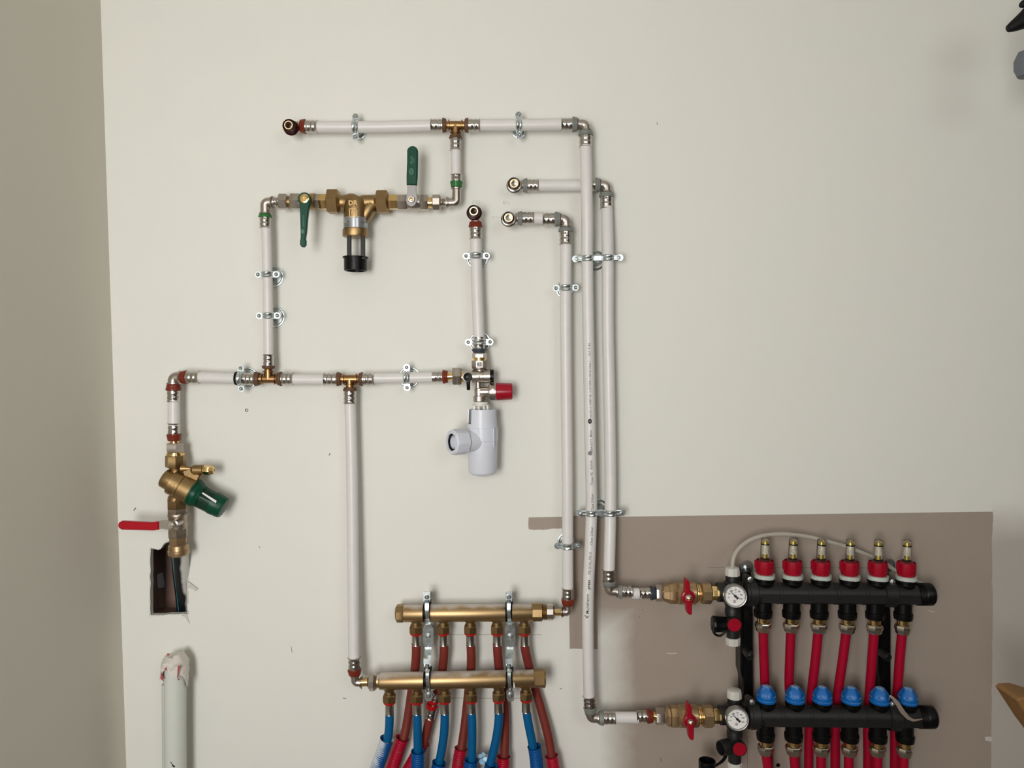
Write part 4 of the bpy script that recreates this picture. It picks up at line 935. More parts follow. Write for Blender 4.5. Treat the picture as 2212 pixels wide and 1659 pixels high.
hb = [[(841.5, 1538, .062), (841, 1565, .062), (838, 1592, .060), (830, 1620, .056), (815, 1660, .05)],
      [(901, 1535, .062), (902, 1575, .062), (903, 1640, .058)], [(961, 1535, .062), (960, 1575, .060), (955, 1615, .056), (947, 1655, .052)],
      [(1018.5, 1535, .062), (1020, 1580, .062), (1019, 1650, .058)], [(1077.5, 1533, .062), (1077, 1560, .061), (1071, 1600, .058), (1059, 1650, .054)],
      [(1137, 1533, .062), (1141, 1560, .062), (1149, 1600, .060), (1156, 1640, .056)]]
lab = ['blue hose in the whitened corrugated conduit, outermost under the lower brass manifold', 'blue hose under the second outlet of the lower brass manifold', 'blue hose under the third outlet of the lower brass manifold',
       'blue hose under the fourth outlet of the lower brass manifold', 'blue hose bending towards the crumpled blue film', 'blue hose nearest the end plug of the lower brass manifold']
for l, h in zip(lab, hb): pipe(l, h, 9.5, 'blue_hose', 'blue_hose', HB, 'hose', 6)
def conduit(label, pts, r, m, per=4.6):
    P = to_floor(spline([W(x, y, d) for x, y, d in pts], 30), pts); cum = [0]
    for a_, c_ in zip(P[:-1], P[1:]): cum.append(cum[-1] + (c_ - a_).length)
    q = S(pts[0][2]); n = int(cum[-1] / (per * q / 6)); Q = []; R = []; i = 0
    for k in range(n):
        s_ = cum[-1] * k / n
        while cum[i + 1] < s_: i += 1
        Q.append(P[i].lerp(P[i + 1], (s_ - cum[i]) / (cum[i + 1] - cum[i])))
        R.append(q * r * (1, 1.01, 1, .90, .84, .90)[k % 6])
    R[0] *= 1.06
    b = M(); b.tube(Q, R, 28, close=False); b.tube(Q[:14], [x * .93 for x in R[:14]], 28, close=False)
    o = b.build('corrugated_conduit', m, None, loc=Q[0], smooth=75)
    return tag(o, label, 'conduit', 'corrugated conduits at the bottom edge')
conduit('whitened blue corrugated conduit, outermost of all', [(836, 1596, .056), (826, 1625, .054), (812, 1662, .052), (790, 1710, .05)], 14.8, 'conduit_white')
conduit('red corrugated conduit next to the whitened one', [(869, 1594, .036), (860, 1620, .037), (846, 1662, .038), (828, 1710, .038)], 14.3, 'conduit_red')
conduit('red corrugated conduit mostly hidden behind a blue one', [(915, 1603, .034), (901, 1630, .034), (880, 1668, .034), (860, 1710, .034)], 14.0, 'conduit_red')
conduit('upright blue corrugated conduit under the second blue hose', [(903, 1622, .060), (902, 1650, .060), (900, 1710, .058)], 14.4, 'conduit_blue')
conduit('blue corrugated conduit under the third blue hose', [(949, 1647, .054), (944, 1670, .054), (934, 1710, .052)], 15, 'conduit_blue')
conduit('red corrugated conduit beside the third and fourth blue hoses', [(996, 1616, .034), (991, 1645, .036), (983, 1710, .038)], 14, 'conduit_red')
conduit('blue corrugated conduit under the fourth blue hose', [(1018, 1641, .058), (1015, 1665, .058), (1010, 1710, .056)], 14.5, 'conduit_blue')
conduit('blue corrugated conduit next to the crumpled blue film', [(1062, 1652, .052), (1055, 1675, .052), (1045, 1710, .05)], 14.5, 'conduit_blue')
conduit('red corrugated conduit overlapping the fifth blue hose', [(1088, 1634, .040), (1087, 1660, .042), (1086, 1710, .044)], 14, 'conduit_red')
conduit('blue corrugated conduit nearest the bare board', [(1154, 1612, .058), (1158, 1640, .057), (1164, 1710, .054)], 14.4, 'conduit_blue')
conduit('red corrugated conduit nearest the bare board', [(1191, 1632, .040), (1197, 1665, .042), (1206, 1710, .044)], 14, 'conduit_red')
m = M(); random.seed(9)
for k in range(9):
    cx_, cy_ = 1044 + random.uniform(-8, 8) + k * .6, 1630 + k * 3.2; d_ = .045 + random.uniform(-.004, .006); r_ = random.uniform(5, 8)
    P = [W(cx_ + r_ * math.cos(t) * random.uniform(.6, 1.2), cy_ + r_ * math.sin(t) * random.uniform(.6, 1.1), d_ + random.uniform(-.003, .003)) for t in [2 * PI * j / 7 for j in range(7)]]
    m.prism(P, .0006)
tag(m.build('plastic_film', 'film', None, loc=W(1044, 1640, .045)), 'crumpled shred of pale blue film between two blue hoses', 'plastic film')

def bracket(label, xs):
    """xs = pixel x of the strap; ribbon bracket carrying both brass manifolds"""
    x = xs; root = thing('manifold_bracket', label, 'bracket', W(x, 1375, .0), 'zinc brackets on the brass manifolds')
    b = M()
    b.ribbon([(x - 1, 1279, .040, 15), (x - 1, 1279, .0555, 15), (x - 1, 1300, .0565, 15)], .0016)
    b.ribbon([(x - 1, 1295, .055, 12), (x - 1, 1303, .0635, 9), (x - 1, 1312, .0665, 8), (x - 1, 1323, .0672, 8), (x, 1335, .065, 8), (x + 1, 1343, .058, 9), (x + 2, 1349, .048, 12)], .0016)
    b.build('upper_strap', 'zinc', root)
    for (xa, y, d, rr) in ((x - 1, 1322.5, .042, 19.6), (x, 1467.5, .062, 19.6)):
        bb = M(); bb.L((xa - 7.5, y), (xa + 7.5, y), d, [(0, rr - .6), (1, rr + 1), (3, rr + 1), (3.5, rr), (11.5, rr), (12, rr + 1), (14, rr + 1), (15, rr - .6)], 40)
        bb.prism(px_poly([(xa - 7, y - 25), (xa + 9, y - 25), (xa + 9, y - 17), (xa - 7, y - 17)], d + .014), .008); bb.build('rubber_lining', 'rubber', root)
    b = M(); P = [(x - 4, 1348), (x + 6, 1348), (x + 13, 1357), (x + 14, 1385), (x + 13, 1394), (x + 8, 1402), (x - 4, 1402), (x - 9, 1394), (x - 10, 1385), (x - 9, 1357)]
    b.prism(px_poly(P, .050), .0022, .0004); b.build('face_plate', 'zinc', root)
    b = M(); o = W(x + 2, 1374, .0505); q = S(.05); b.lathe(o, o + Vector((0, -1, 0)), [(-.048, 3.6 * q), (-.0006, 3.6 * q), (0, 5.8 * q), (.0004, 5.8 * q), (.0008, 4.4 * q), (.003, 4.0 * q), (.0034, 2.4 * q), (.002, 2.2 * q)], 20); b.build('plate_screw', 'zinc_dull', root)
    b = M(); b.ribbon([(x + 2, 1398, .050, 15), (x + 2, 1403, .0505, 14.5), (x, 1421, .073, 14.5), (x - 1, 1424, .0755, 14.5), (x - 1, 1435, .0765, 14.5), (x - 1, 1437, .070, 14)], .002); b.build('offset_strip', 'zinc', root)
    b = M(); b.ribbon([(x, 1436, .070, 14), (x, 1446, .076, 14), (x, 1449, .080, 13)], .0016)
    b.ribbon([(x, 1446, .080, 10), (x, 1455, .0865, 7.5), (x, 1467, .0882, 7.5), (x + 1, 1480, .0855, 7.5), (x + 2, 1489, .078, 9), (x + 3, 1494, .070, 11)], .0016)
    b.build('lower_strap', 'zinc', root)
    b = M(); P = [(x - 6, 1491), (x + 5, 1490), (x + 10, 1496), (x + 10, 1514), (x - 2, 1516), (x - 6, 1508)]
    b.prism(px_poly(P, .072), .002, .0004); b.build('lower_tab', 'zinc', root)
    for y, d in ((1290, .058), (1441, .078), (1503, .0735)):
        b = M(); o = W(x - (1 if y < 1500 else -2), y, d); b.lathe(o, o + Vector((0, -1, 0)), [(-.004, 5 * q), (0, 5 * q), (.0020, 4.6 * q), (.0034, 2.6 * q), (.0024, 1.8 * q)], 18); b.build('screw', 'zinc_dull', root)
    b = M(); o = W(x + 2, 1300, .0); b.box((W(x, 1290, .02).x, -.022, W(x, 1290, .02).z), (.010, .044, .010)); b.build('upper_standoff', 'zinc_dull', root)
    return root
bracket('zinc bracket on the brass manifolds, nearest the hex end plug of the upper one', 923)
bracket('zinc bracket on the brass manifolds, nearest the bare board', 1100)

# ---------------------------------------------------------------- heating ball valves
def heat_valve(label, y, d0, d1, x0, spec, hub, wings, dark_ring, ringx, sl, nutx):
    v = thing('ball_valve', label, 'valve', W((nutx + 1540) / 2, y, (d0 + d1) / 2), 'red butterfly ball valves')
    f = lambda x: d0 + (d1 - d0) * (x - 1380) / 170
    sleeve(v, (sl[1], y), (sl[0], y), d0, 12.6)
    ring(v, (ringx[1], y), (ringx[0], y), f(ringx[0]), 15.2, dark_ring)
    if dark_ring == 'red':
        b = M(); b.L((ringx[1] - 2, y), (nutx + 2, y), f(ringx[1]), [(0, 9), (nutx - ringx[1] + 3, 9)], 24); b.build('tail', 'brass_bright', v)
    b = M(); b.hexn((nutx, y), (nutx + (14 if dark_ring == 'navy' else 20), y), f(nutx), 18, .94, phase=.35); b.build('union_nut', 'nickel', v)
    b = M(); xa = nutx + (13 if dark_ring == 'navy' else 19)
    b.L((xa, y), (1447, y), f(1435), [(0, 15), (2, 15), (3, 17), (1447 - xa - 6, 20.5), (1447 - xa - 1, 21.5), (1447 - xa + 2, 18)], 8, PI / 8); b.build('adapter', 'brass_dirty', v)
    b = M(); b.hexn((1444 + spec, y), (1463 + spec, y), f(1450), 21.5, .95, phase=PI / 8, seg=8)
    b.L((1460 + spec, y), (1512 + spec, y), f(1480), [(0, 19), (3, 22), (5, 24), (40, 24.5), (43, 22), (46, 19), (50, 19), (52, 21), (54, 19)], 40); b.build('valve_body', 'brass_dirty', v)
    b = M(); b.L((1503 + spec, y), (1518 + spec, y), f(1505), [(0, 19), (3, 20.2), (5, 18.6), (7, 19), (9, 17.5), (14, 17.5)], 36); b.build('thread', 'brass_bright', v)
    b = M(); b.hexn((1514 + spec, y), (1535 + spec, y), f(1520), 22, .92, phase=PI / 8, seg=8); b.build('outlet_union_nut', 'brass_dirty', v)
    b = M(); b.L((1533 + spec, y), (1556 + spec, y), f(1540), [(0, 15.2), (1, 15.8), (22, 15.8)], 8, .15); b.build('outlet_nipple', 'brass_bright', v)
    hx, hy = hub; dd = f(hx) + .040; q = S(dd)
    b = M(); o = W(hx, hy, dd - .004); b.lathe(o, o + Vector((0, 1, 0)), [(0, 8 * q), (.034, 9 * q)], 20); b.build('spindle', 'brass_dirty', v)
    b = M(); o = W(hx, hy, dd); b.lathe(o, o + Vector((0, -1, 0)), [(-.008, 14 * q), (-.002, 15.4 * q), (.000, 14.6 * q), (.001, 11 * q), (-.0005, 9 * q)], 36)
    t = wings
    b.prism(px_poly([(hx - 6.5, hy - 8), (hx - 6, t[0] + 8), (hx - 5.5, t[0] + 2), (hx - 3.5, t[0]), (hx + 1, t[0] + 3), (hx + 3.5, t[0] + 8), (hx + 4, hy - 18), (hx + 5, hy - 8)], dd + .012), .016, .0016)
    b.prism(px_poly([(hx - 5, hy + 8), (hx + 7, hy + 8), (hx + 8.5, hy + 18), (hx + 8, t[1] - 3), (hx + 6.5, t[1]), (hx + 3, t[1]), (hx - 2, t[1] - 4), (hx - 3, t[1] - 10)], dd + .012), .016, .0016)
    b.build('butterfly_handle', 'red_plastic', v, 'red butterfly handle')
    b = M(); o = W(hx + 1.5, hy + 2, dd + .001); b.lathe(o, o + Vector((0, -1, 0)), [(0, 8.2 * q), (.0012, 8.2 * q), (.0014, 7 * q), (.005, 6.6 * q), (.0055, 5.4 * q), (.0045, 3.9 * q)], 12)
    b.build('handle_nut', 'nickel', v); b = M(); b.lathe(o, o + Vector((0, -1, 0)), [(.002, 3.8 * q), (.0056, 3.6 * q), (.0062, 2.4 * q)], 16); b.build('spindle_tip', 'brass_bright', v)
pipe('tiny white pipe link before the upper heating valve', [(1364, 1282, .052), (1384, 1282, .052)], 12.3)
pipe('short white pipe before the lower heating valve', [(1326, 1550, .055), (1378, 1550, .055)], 12.4)
heat_valve('ball valve with red butterfly handle on the upper heating manifold', 1281, .052, .064, 1381, 0, (1487, 1290), (1252, 1329), 'navy', (1404, 1415), (1380, 1405), 1416)
heat_valve('ball valve with red butterfly handle on the lower heating manifold', 1547, .055, .078, 1375, 4, (1491, 1559), (1521, 1600), 'red', (1397, 1410), (1374, 1398), 1416)

# ---------------------------------------------------------------- black heating manifolds
def y_u(x): return 1280.5 + (x - 1605) * 3.5 / 400
def y_l(x): return 1545.0 + (x - 1605) * 4.0 / 400
def bar(root, x0, x1, yf, d, xc, ports):
    q = S(d); b = M(); b.L((x0, yf(x0)), (x1, yf(x1)), d, [(0, 21), (1, 22.5), (x1 - x0, 22.5)], 48)
    # flat front band with a crisp upper edge
    for ya, yb, dp in ((-4.5, 15, 22.6),):
        P = [W(x0 + 34, yf(x0 + 34), d), W(x1, yf(x1), d)]; n = Vector((0, -1, 0)); z = Vector((0, 0, 1))
        f0 = [p - z * ya * q + n * dp * q for p in P]; f1 = [p - z * yb * q + n * dp * q for p in P]
        b.prism([f0[0], f0[1], f1[1], f1[0]], .008, .0011)
    for i in range(len(ports) - 1):
        xm = (ports[i] + ports[i + 1]) / 2
        for dx in (-3.5, 3.5): b.L((xm + dx - 1, yf(xm)), (xm + dx + 1, yf(xm)), d, [(0, 22), (.4, 23.6), (1.6, 23.6), (2, 22)], 48)
    b.build('manifold_bar', 'black_satin', root)
    b = M(); b.L((xc, yf(xc)), (xc + 36, yf(xc)), d, [(0, 22), (1, 24)] + [(2 + k * 2.4 + e, 24.2 - (e > .9) * 1.0) for k in range(6) for e in (0, 1.2)] + [(17, 24.4), (33, 24.4), (36, 22), (36.5, 18)], 48); b.build('end_cap', 'black_plastic', root)
def stub_end(root, x, y, d, gx, gy, cap_top, cap_bot, red, drain, lower):
    q = S(d)
    b = M(); b.L((x - 33 if not lower else x - 32, y), (x + 22, y), d, [(0, 20), (1, 21.2), (40, 21.2), (52, 22.8)], 40)
    b.L((x, cap_top[1] - 4), (x + 1, cap_bot[0] + 3), d, [(0, 14.4), (16, 14.6), (18, 19), (60, 19), (72, 15.5), (76, 16.8), (88, 16.8), (90, 14.8), (cap_bot[0] + 3 - cap_top[1] + 4, 13.6)], 32); b.build('air_vent_body', 'black_satin', root)
    b = M(); b.L((x, cap_top[0]), (x, cap_top[1]), d, [(0, 12), (1.2, 15), (6, 15.8), (cap_top[1] - cap_top[0] - 1, 16.2), (cap_top[1] - cap_top[0], 15)], 10, .2); b.build('vent_cap', 'cream_cap', root, 'cream plug on top')
    b = M(); b.L((x + 1, cap_bot[0]), (x + 1, cap_bot[1]), d, [(0, 15), (1, 16.4), (9, 16), (cap_bot[1] - cap_bot[0] - 1, 15), (cap_bot[1] - cap_bot[0], 12)], 10, .2); b.build('drain_cap', 'cream_cap', root, 'cream plug underneath')
    # thermometer
    n = Vector((-.10, -1, .06)).normalized(); o = W(gx, gy, d + .036); u = Vector((0, 0, 1)); u = (u - n * u.dot(n)).normalized(); rt = n.cross(u) * -1
    if rt.x < 0: rt = -rt
    qq = S(d + .036)
    b = M(); b.lathe(o - n * .018, o, [(0, 20 * qq), (.004, 24.5 * qq), (.013, 25.4 * qq), (.0185, 25 * qq), (.0195, 24 * qq), (.0192, 22.6 * qq), (.0165, 21.2 * qq)], 56, close=False); tg = b.build('thermometer', 'bezel', root, 'round grey thermometer')
    b = M(); b.lathe(o - n * .018, o, [(.010, 22.4 * qq), (.0165, 22.4 * qq)], 48); b.build('dial', 'dial_white', tg)
    def pt(a, r, z): return o + n * z + (rt * math.cos(a) + u * math.sin(a)) * r * qq
    z0 = -.0015 + .0003
    b = M()
    for lab_, X_, Y_ in (('0', -14.2, -3.3), ('20', -13, 5), ('40', -7.4, 11.5), ('60', .6, 13.8), ('80', 8.4, 10), ('100', 12.4, 3), ('120', 11.6, -5.7)):
        vs, fs = glyphs(lab_, 4.6, .10); cx_ = max(v_.x for v_ in vs) / 2
        b.add([o + n * z0 + (rt * (X_ + v_.x - cx_) + u * (Y_ + v_.y - 1.6)) * qq for v_ in vs], fs)
    vs, fs = glyphs('\u00b0C', 3.6, .05); b.add([o + n * z0 + (rt * (-1.6 + v_.x) + u * (7 + v_.y)) * qq for v_ in vs], fs)
    for X0, Y0, X1, Y1 in ((-4.6, -14.2, 1, -13.6), (-4.6, -9.2, 1, -8.6), (-4.6, -14.2, -4, -8.6), (.4, -14.2, 1, -8.6), (-3, -12, -.6, -10.8), (-2.1, -14, -1.5, -9)):
        b.add([o + n * z0 + (rt * a_ + u * c_) * qq for a_, c_ in ((X0, Y0), (X1, Y0), (X1, Y1), (X0, Y1))], [(0, 1, 2, 3)])
    for k in range(7):
        a = math.radians(192 - k * 34); P = [pt(a - .02, 18, z0), pt(a + .02, 18, z0), pt(a + .02, 20.3, z0), pt(a - .02, 20.3, z0)]; b.add(P, [(0, 1, 2, 3)])
    vs = []; fs = []
    for k in range(40):
        a = math.radians(192 - 204 * k / 39); vs += [pt(a, 20.3, z0), pt(a, 20.7, z0)]
        if k: fs.append((2 * k - 2, 2 * k - 1, 2 * k + 1, 2 * k))
    b.add(vs, fs); b.build('dial_markings', 'ink', tg)
    b = M(); a = math.radians(135); dv = rt * math.cos(a) + u * math.sin(a); sd = rt * -math.sin(a) + u * math.cos(a); z1 = n * .0004
    def np_(l_, w_): return o + z1 + (dv * l_ + sd * w_) * qq
    b.prism([np_(17.5, -.3), np_(17.5, .3), np_(3, .9), np_(2, 2.6), np_(-2, 2.6), np_(-3.6, 1.2), np_(-5, 2.4), np_(-8, 2.6), np_(-8, -2.6), np_(-5, -2.4), np_(-3.6, -1.2), np_(-2, -2.6), np_(2, -2.6), np_(3, -.9)], .0005); b.build('needle', 'ink', tg)
    # red operating disc
    rx, ry = red; o = W(rx, ry, d + .022); n2 = Vector((-.04, -1, .0)).normalized(); b = M()
    b.lathe(o - n2 * .03, o, [(0, 12 * q), (.018, 12.5 * q), (.020, 15.4 * q), (.030, 15.8 * q), (.031, 14.9 * q), (.030, 14.4 * q)], 32, close=False); dv_ = b.build('drain_valve', 'black_satin', root)
    b = M(); b.lathe(o - n2 * .03, o, [(.02, 14.5 * q), (.0300, 14.6 * q), (.0306, 14 * q)], 32); b.build('red_disc', 'red_plastic', dv_, 'red disc')
    return dv_
hm1 = thing('heating_manifold', 'upper black heating manifold with six red flow meters', 'heating manifold', W(1800, 1282, .066), 'black heating manifolds')
hm2 = thing('heating_manifold', 'lower black heating manifold with six blue knobs', 'heating manifold', W(1805, 1547, .080), 'black heating manifolds')
TX = (1651.5, 1712, 1773, 1835, 1896, 1957.5); BX = (1648, 1709, 1769, 1830, 1889.5, 1951)
TX2 = (1655, 1717, 1776, 1838.5, 1900, 1961); BX2 = (1653.5, 1714, 1774.5, 1835, 1896, 1955)
bar(hm1, 1604, 1980, y_u, .066, 1977, TX); bar(hm2, 1610, 1984, y_l, .080, 1981, TX2)
dv1 = stub_end(hm1, 1582, 1279, .066, 1588.7, 1288, (1225, 1243), (1376, 1393), (1586.5, 1350), None, False)
dv2 = stub_end(hm2, 1586, 1544, .080, 1593, 1554, (1489, 1507.5), (1645, 1664), (1598, 1618.5), None, True)
# closed drain with looped cap strap / open drain with hanging cap
b = M(); b.L((1580, 1350), (1560, 1349), .066, [(0, 9), (20, 9)], 24)
b.L((1569, 1349), (1538, 1348), .068, [(0, 11), (2, 16), (5, 16.4), (24, 17), (26, 18), (30, 17), (31, 13)], 24, rf=lambda a: 1 + .03 * math.cos(12 * a))
b.build('drain_cap_side', 'black_plastic', dv1)
b = M(); b.tube(spline([W(x, y, .070) for x, y in ((1540, 1352), (1540, 1362), (1546, 1371), (1556, 1373), (1564, 1368), (1568, 1360))], 6), .0021, 10); b.build('cap_strap', 'black_plastic', dv1)
q = S(.08); fc = W(1556.5, 1616.5, .088); ax = Vector((-.90, -.42, .02)).normalized(); b = M()
b.lathe(fc - ax * .032, fc, [(0, 9 * q), (.010, 10 * q), (.012, 16.5 * q), (.016, 17 * q), (.030, 16.4 * q), (.032, 15.6 * q), (.032, 13.4 * q), (.014, 13 * q), (.013, .3 * q)], 36, close=False); b.build('drain_socket', 'black_satin', dv2)
b = M(); A = W(1528, 1637, .10); A2_ = W(1529, 1664, .10); u_ = (Vector((.03, .03, 1))).normalized(); t0 = W(1527.5, 1643, .10)
b.lathe(t0 - u_ * .022, t0, [(0, .3 * q), (0, 16.5 * q), (.002, 17.6 * q), (.020, 18.2 * q), (.0225, 17.8 * q), (.0225, 15.8 * q), (.006, 15.4 * q), (.005, .3 * q)], 36, close=False); b.build('hanging_cap', 'black_plastic', dv2)
b = M(); b.ribbon([(1545, 1654, .098, 6), (1552, 1650, .096, 5), (1561, 1642, .092, 5), (1568, 1632, .086, 5), (1572, 1620, .080, 6)], .002)
b.tube(spline([W(x, y, d_) for x, y, d_ in ((1543, 1653, .100), (1553, 1650, .098), (1564, 1642, .093), (1571, 1628, .086), (1574, 1612, .078))], 6), .0019, 10); b.build('cap_strap', 'black_plastic', dv2)
# flow meter (first one built, the others copied)
def copy_tree(o, parent, dl):
    c_ = o.copy(); COL.objects.link(c_); c_.parent = parent; c_.location = Vector(o.location) + dl
    for ch in [k for k in bpy.data.objects if k.parent is o]: copy_tree(ch, c_, Vector())
    return c_
d = .066; x = TX[0]; y = y_u(x)
fl = bpy.data.objects.new('flow_meter', None); COL.objects.link(fl); fl.parent = hm1; fl.location = W(x, 1245, d) - hm1.location; fl['label'] = 'red flow meter with clear tube'
b = M(); b.L((x, 1244), (x - 1, 1275), d, [(0, 20), (2, 21.5), (9, 21.3), (10, 19.8), (13, 19.8), (14, 20.6), (16, 19), (28, 14)], 40); b.build('collar', 'black_plastic', fl)
b = M(); b.L((x + .2, 1239), (x, 1250), d, [(0, 19.5), (.5, 22), (8, 22.4), (10, 20)], 48, rf=lambda a: 1 + .035 * (abs(math.cos(2.0 * a + .8)) > .82)); b.build('lock_ring', 'lock_ring', fl, 'pale grey locking ring')
b = M(); b.L((x + .8, 1210), (x + .2, 1243), d, [(0, 18.2), (1, 19.2), (22, 19.3), (24, 18.6), (32, 16.2)], 48, rf=lambda a: 1 + .022 * math.cos(8 * a), close=False)
b.L((x + .8, 1214), (x + .2, 1243), d, [(0, 14), (28, 15.8)], 32)
b.prism(px_poly([(x - 20.5, 1210), (x - 16, 1211), (x - 16, 1232), (x - 20.5, 1228)], d + .004), .004, .0005); b.build('red_collar', 'red_plastic', fl)
b = M(); b.L((x + 2, 1163), (x + .6, 1216), d, [(0, 6), (1, 8.6), (4, 9.4), (43, 9.8), (45, 11.5), (50, 16), (53, 17)], 36); b.build('glass_tube', 'clear', fl, 'clear plastic tube')
b = M(); b.L((x + 2, 1163), (x + .6, 1216), d, [(5.5, 3), (6, 5.2), (11.5, 5.6), (12, 4)], 24); b.L((x + 2, 1163), (x + .6, 1216), d, [(33, 4.0), (42, 4.0)], 20); b.build('brass_float', 'gauge_brass', fl)
b = M(); b.L((x + 2, 1163), (x + .6, 1216), d, [(13.5, 5.8), (33, 6.2)], 24); b.build('scale_sleeve', 'gauge_scale', fl)
b = M(); b.L((x + 2, 1163), (x + .6, 1216), d, [(12, 7.6), (13.6, 7.6)], 24); b.L((x + 2, 1163), (x + .6, 1216), d, [(42.5, 8.6), (44.5, 8.8)], 24); b.build('seal_rings', 'rubber', fl)
for k in range(1, 6): copy_tree(fl, hm1, W(TX[k], 1245 + k * .8, d) - W(TX[0], 1245, d))
# blue knobs
d = .080; x = TX2[0]
kn = bpy.data.objects.new('balancing_knob', None); COL.objects.link(kn); kn.parent = hm2; kn.location = W(x, 1505, d) - hm2.location; kn['label'] = 'blue plastic knob'
b = M(); b.L((x, 1511), (x - 1, 1540), d, [(0, 19), (2, 20.6), (10, 20.4), (12, 18.6), (28, 14)], 40); b.build('collar', 'black_plastic', kn)
b = M(); b.L((x + .6, 1481), (x, 1519), d, [(0, 4), (.6, 8.5), (2, 10), (6, 12.6), (11, 16), (16, 18.8), (20, 19.8), (22, 19.4)], 60, rf=lambda a: 1 + .085 * math.cos(5 * a + 1.2))
b.L((x + .3, 1500), (x, 1519), d, [(0, 19.4), (1, 20.6), (8, 20.4), (8.6, 21.2), (12.5, 21), (15, 19.8), (18.5, 19.3)], 60, rf=lambda a: 1 + .012 * math.cos(22 * a)); b.build('knob_cap', 'blue_knob', kn)
kb = b = M(); b.L((x + .6, 1480.4), (x + .2, 1490), d, [(0, 3), (.5, 6.5), (1.4, 8)], 40, close=True); b.build('dusty_top', 'blue_dust', kn, 'dusty pale top')
for k in range(1, 6): copy_tree(kn, hm2, W(TX2[k], 1505 + k * .9, d) - W(TX2[0], 1505, d))
# lower ports with compression nuts
def port(root, x, y, d, xt):
    pr = bpy.data.objects.new('hose_port', None); COL.objects.link(pr); pr.parent = root; pr.location = W(x, y + 40, d) - root.location
    A_ = (xt, y + 8); B_ = (x, y + 80)
    b = M(); b.L(A_, B_, d, [(0, 17.5), (25, 17.8), (26, 19), (27, 19.8), (33, 19.8), (40, 18.8), (41, 16)], 36); b.build('port_body', 'black_plastic', pr)
    b = M(); b.L(A_, B_, d, [(39, 12.6), (53, 12.6)], 28); b.build('brass_neck', 'brass_bright', pr)
    b = M(); b.L(A_, B_, d, [(51, 13), (52.5, 16.2), (55, 17.6), (62, 17.6), (65, 15.8), (71, 14.6), (72, 12)], 8, PI / 8); b.build('compression_nut', 'nickel_bright', pr)
    return pr
p0 = port(hm1, BX[0], 1284, .066 - .006, BX[0] + 1)
for k in range(1, 6): copy_tree(p0, hm1, W(BX[k], 1284 + k * 1.0, .060) - W(BX[0], 1284, .060))
p0 = port(hm2, BX2[0], 1549, .080 - .005, BX2[0] + .6)
for k in range(1, 6): copy_tree(p0, hm2, W(BX2[k], 1549 + k * .8, .075) - W(BX2[0], 1549, .075))
HRD = 'red heating hoses of the upper manifold'; HRL = 'red heating hoses of the lower manifold'
up_paths = [[(1648, 1352, .060), (1650, 1420, .052), (1653, 1490, .044), (1657, 1560, .042), (1660, 1660, .042), (1662, 1750, .042)],
            [(1709, 1352, .060), (1706, 1420, .052), (1705, 1490, .044), (1714, 1560, .042), (1717, 1660, .042), (1719, 1750, .042)],
            [(1768.5, 1352, .060), (1762, 1420, .052), (1754, 1490, .044), (1749, 1560, .040), (1747, 1620, .040), (1746, 1750, .04)],
            [(1829.5, 1353, .060), (1821, 1420, .052), (1811, 1490, .044), (1805, 1560, .040), (1804, 1640, .040), (1804, 1750, .04)],
            [(1889, 1354, .060), (1884, 1420, .052), (1879, 1490, .044), (1875, 1560, .040), (1875, 1640, .040), (1875, 1750, .04)],
            [(1950, 1356, .060), (1944, 1420, .052), (1939, 1490, .044), (1934, 1560, .040), (1933, 1640, .040), (1932, 1750, .04)]]
OR = ('first', 'second', 'third', 'fourth', 'fifth', 'last')
for k, h in enumerate(up_paths):
    pipe('red heating hose under the %s flow meter counted from the thermometer' % OR[k], h, 9.9, 'heating_red', 'heating_hose', HRD, 'hose', 6)
lo = [[(1653.5, 1617, .075), (1655, 1635, .074), (1659, 1665, .072), (1664, 1720, .07)], [(1714, 1617, .075), (1715, 1635, .074), (1718, 1665, .072), (1722, 1720, .07)],
      [(1774.5, 1618, .075), (1773.5, 1640, .075), (1772, 1720, .07)], [(1835, 1619, .075), (1833.5, 1640, .075), (1833, 1720, .07)],
      [(1896, 1620, .075), (1895.5, 1640, .075), (1895, 1720, .07)], [(1955, 1621, .075), (1952.5, 1640, .075), (1950, 1720, .07)]]
for k, h in enumerate(lo):
    pipe('red heating hose under the %s blue knob counted from the thermometer' % OR[k], h, 9.9, 'heating_red', 'heating_hose', HRL, 'hose', 6)
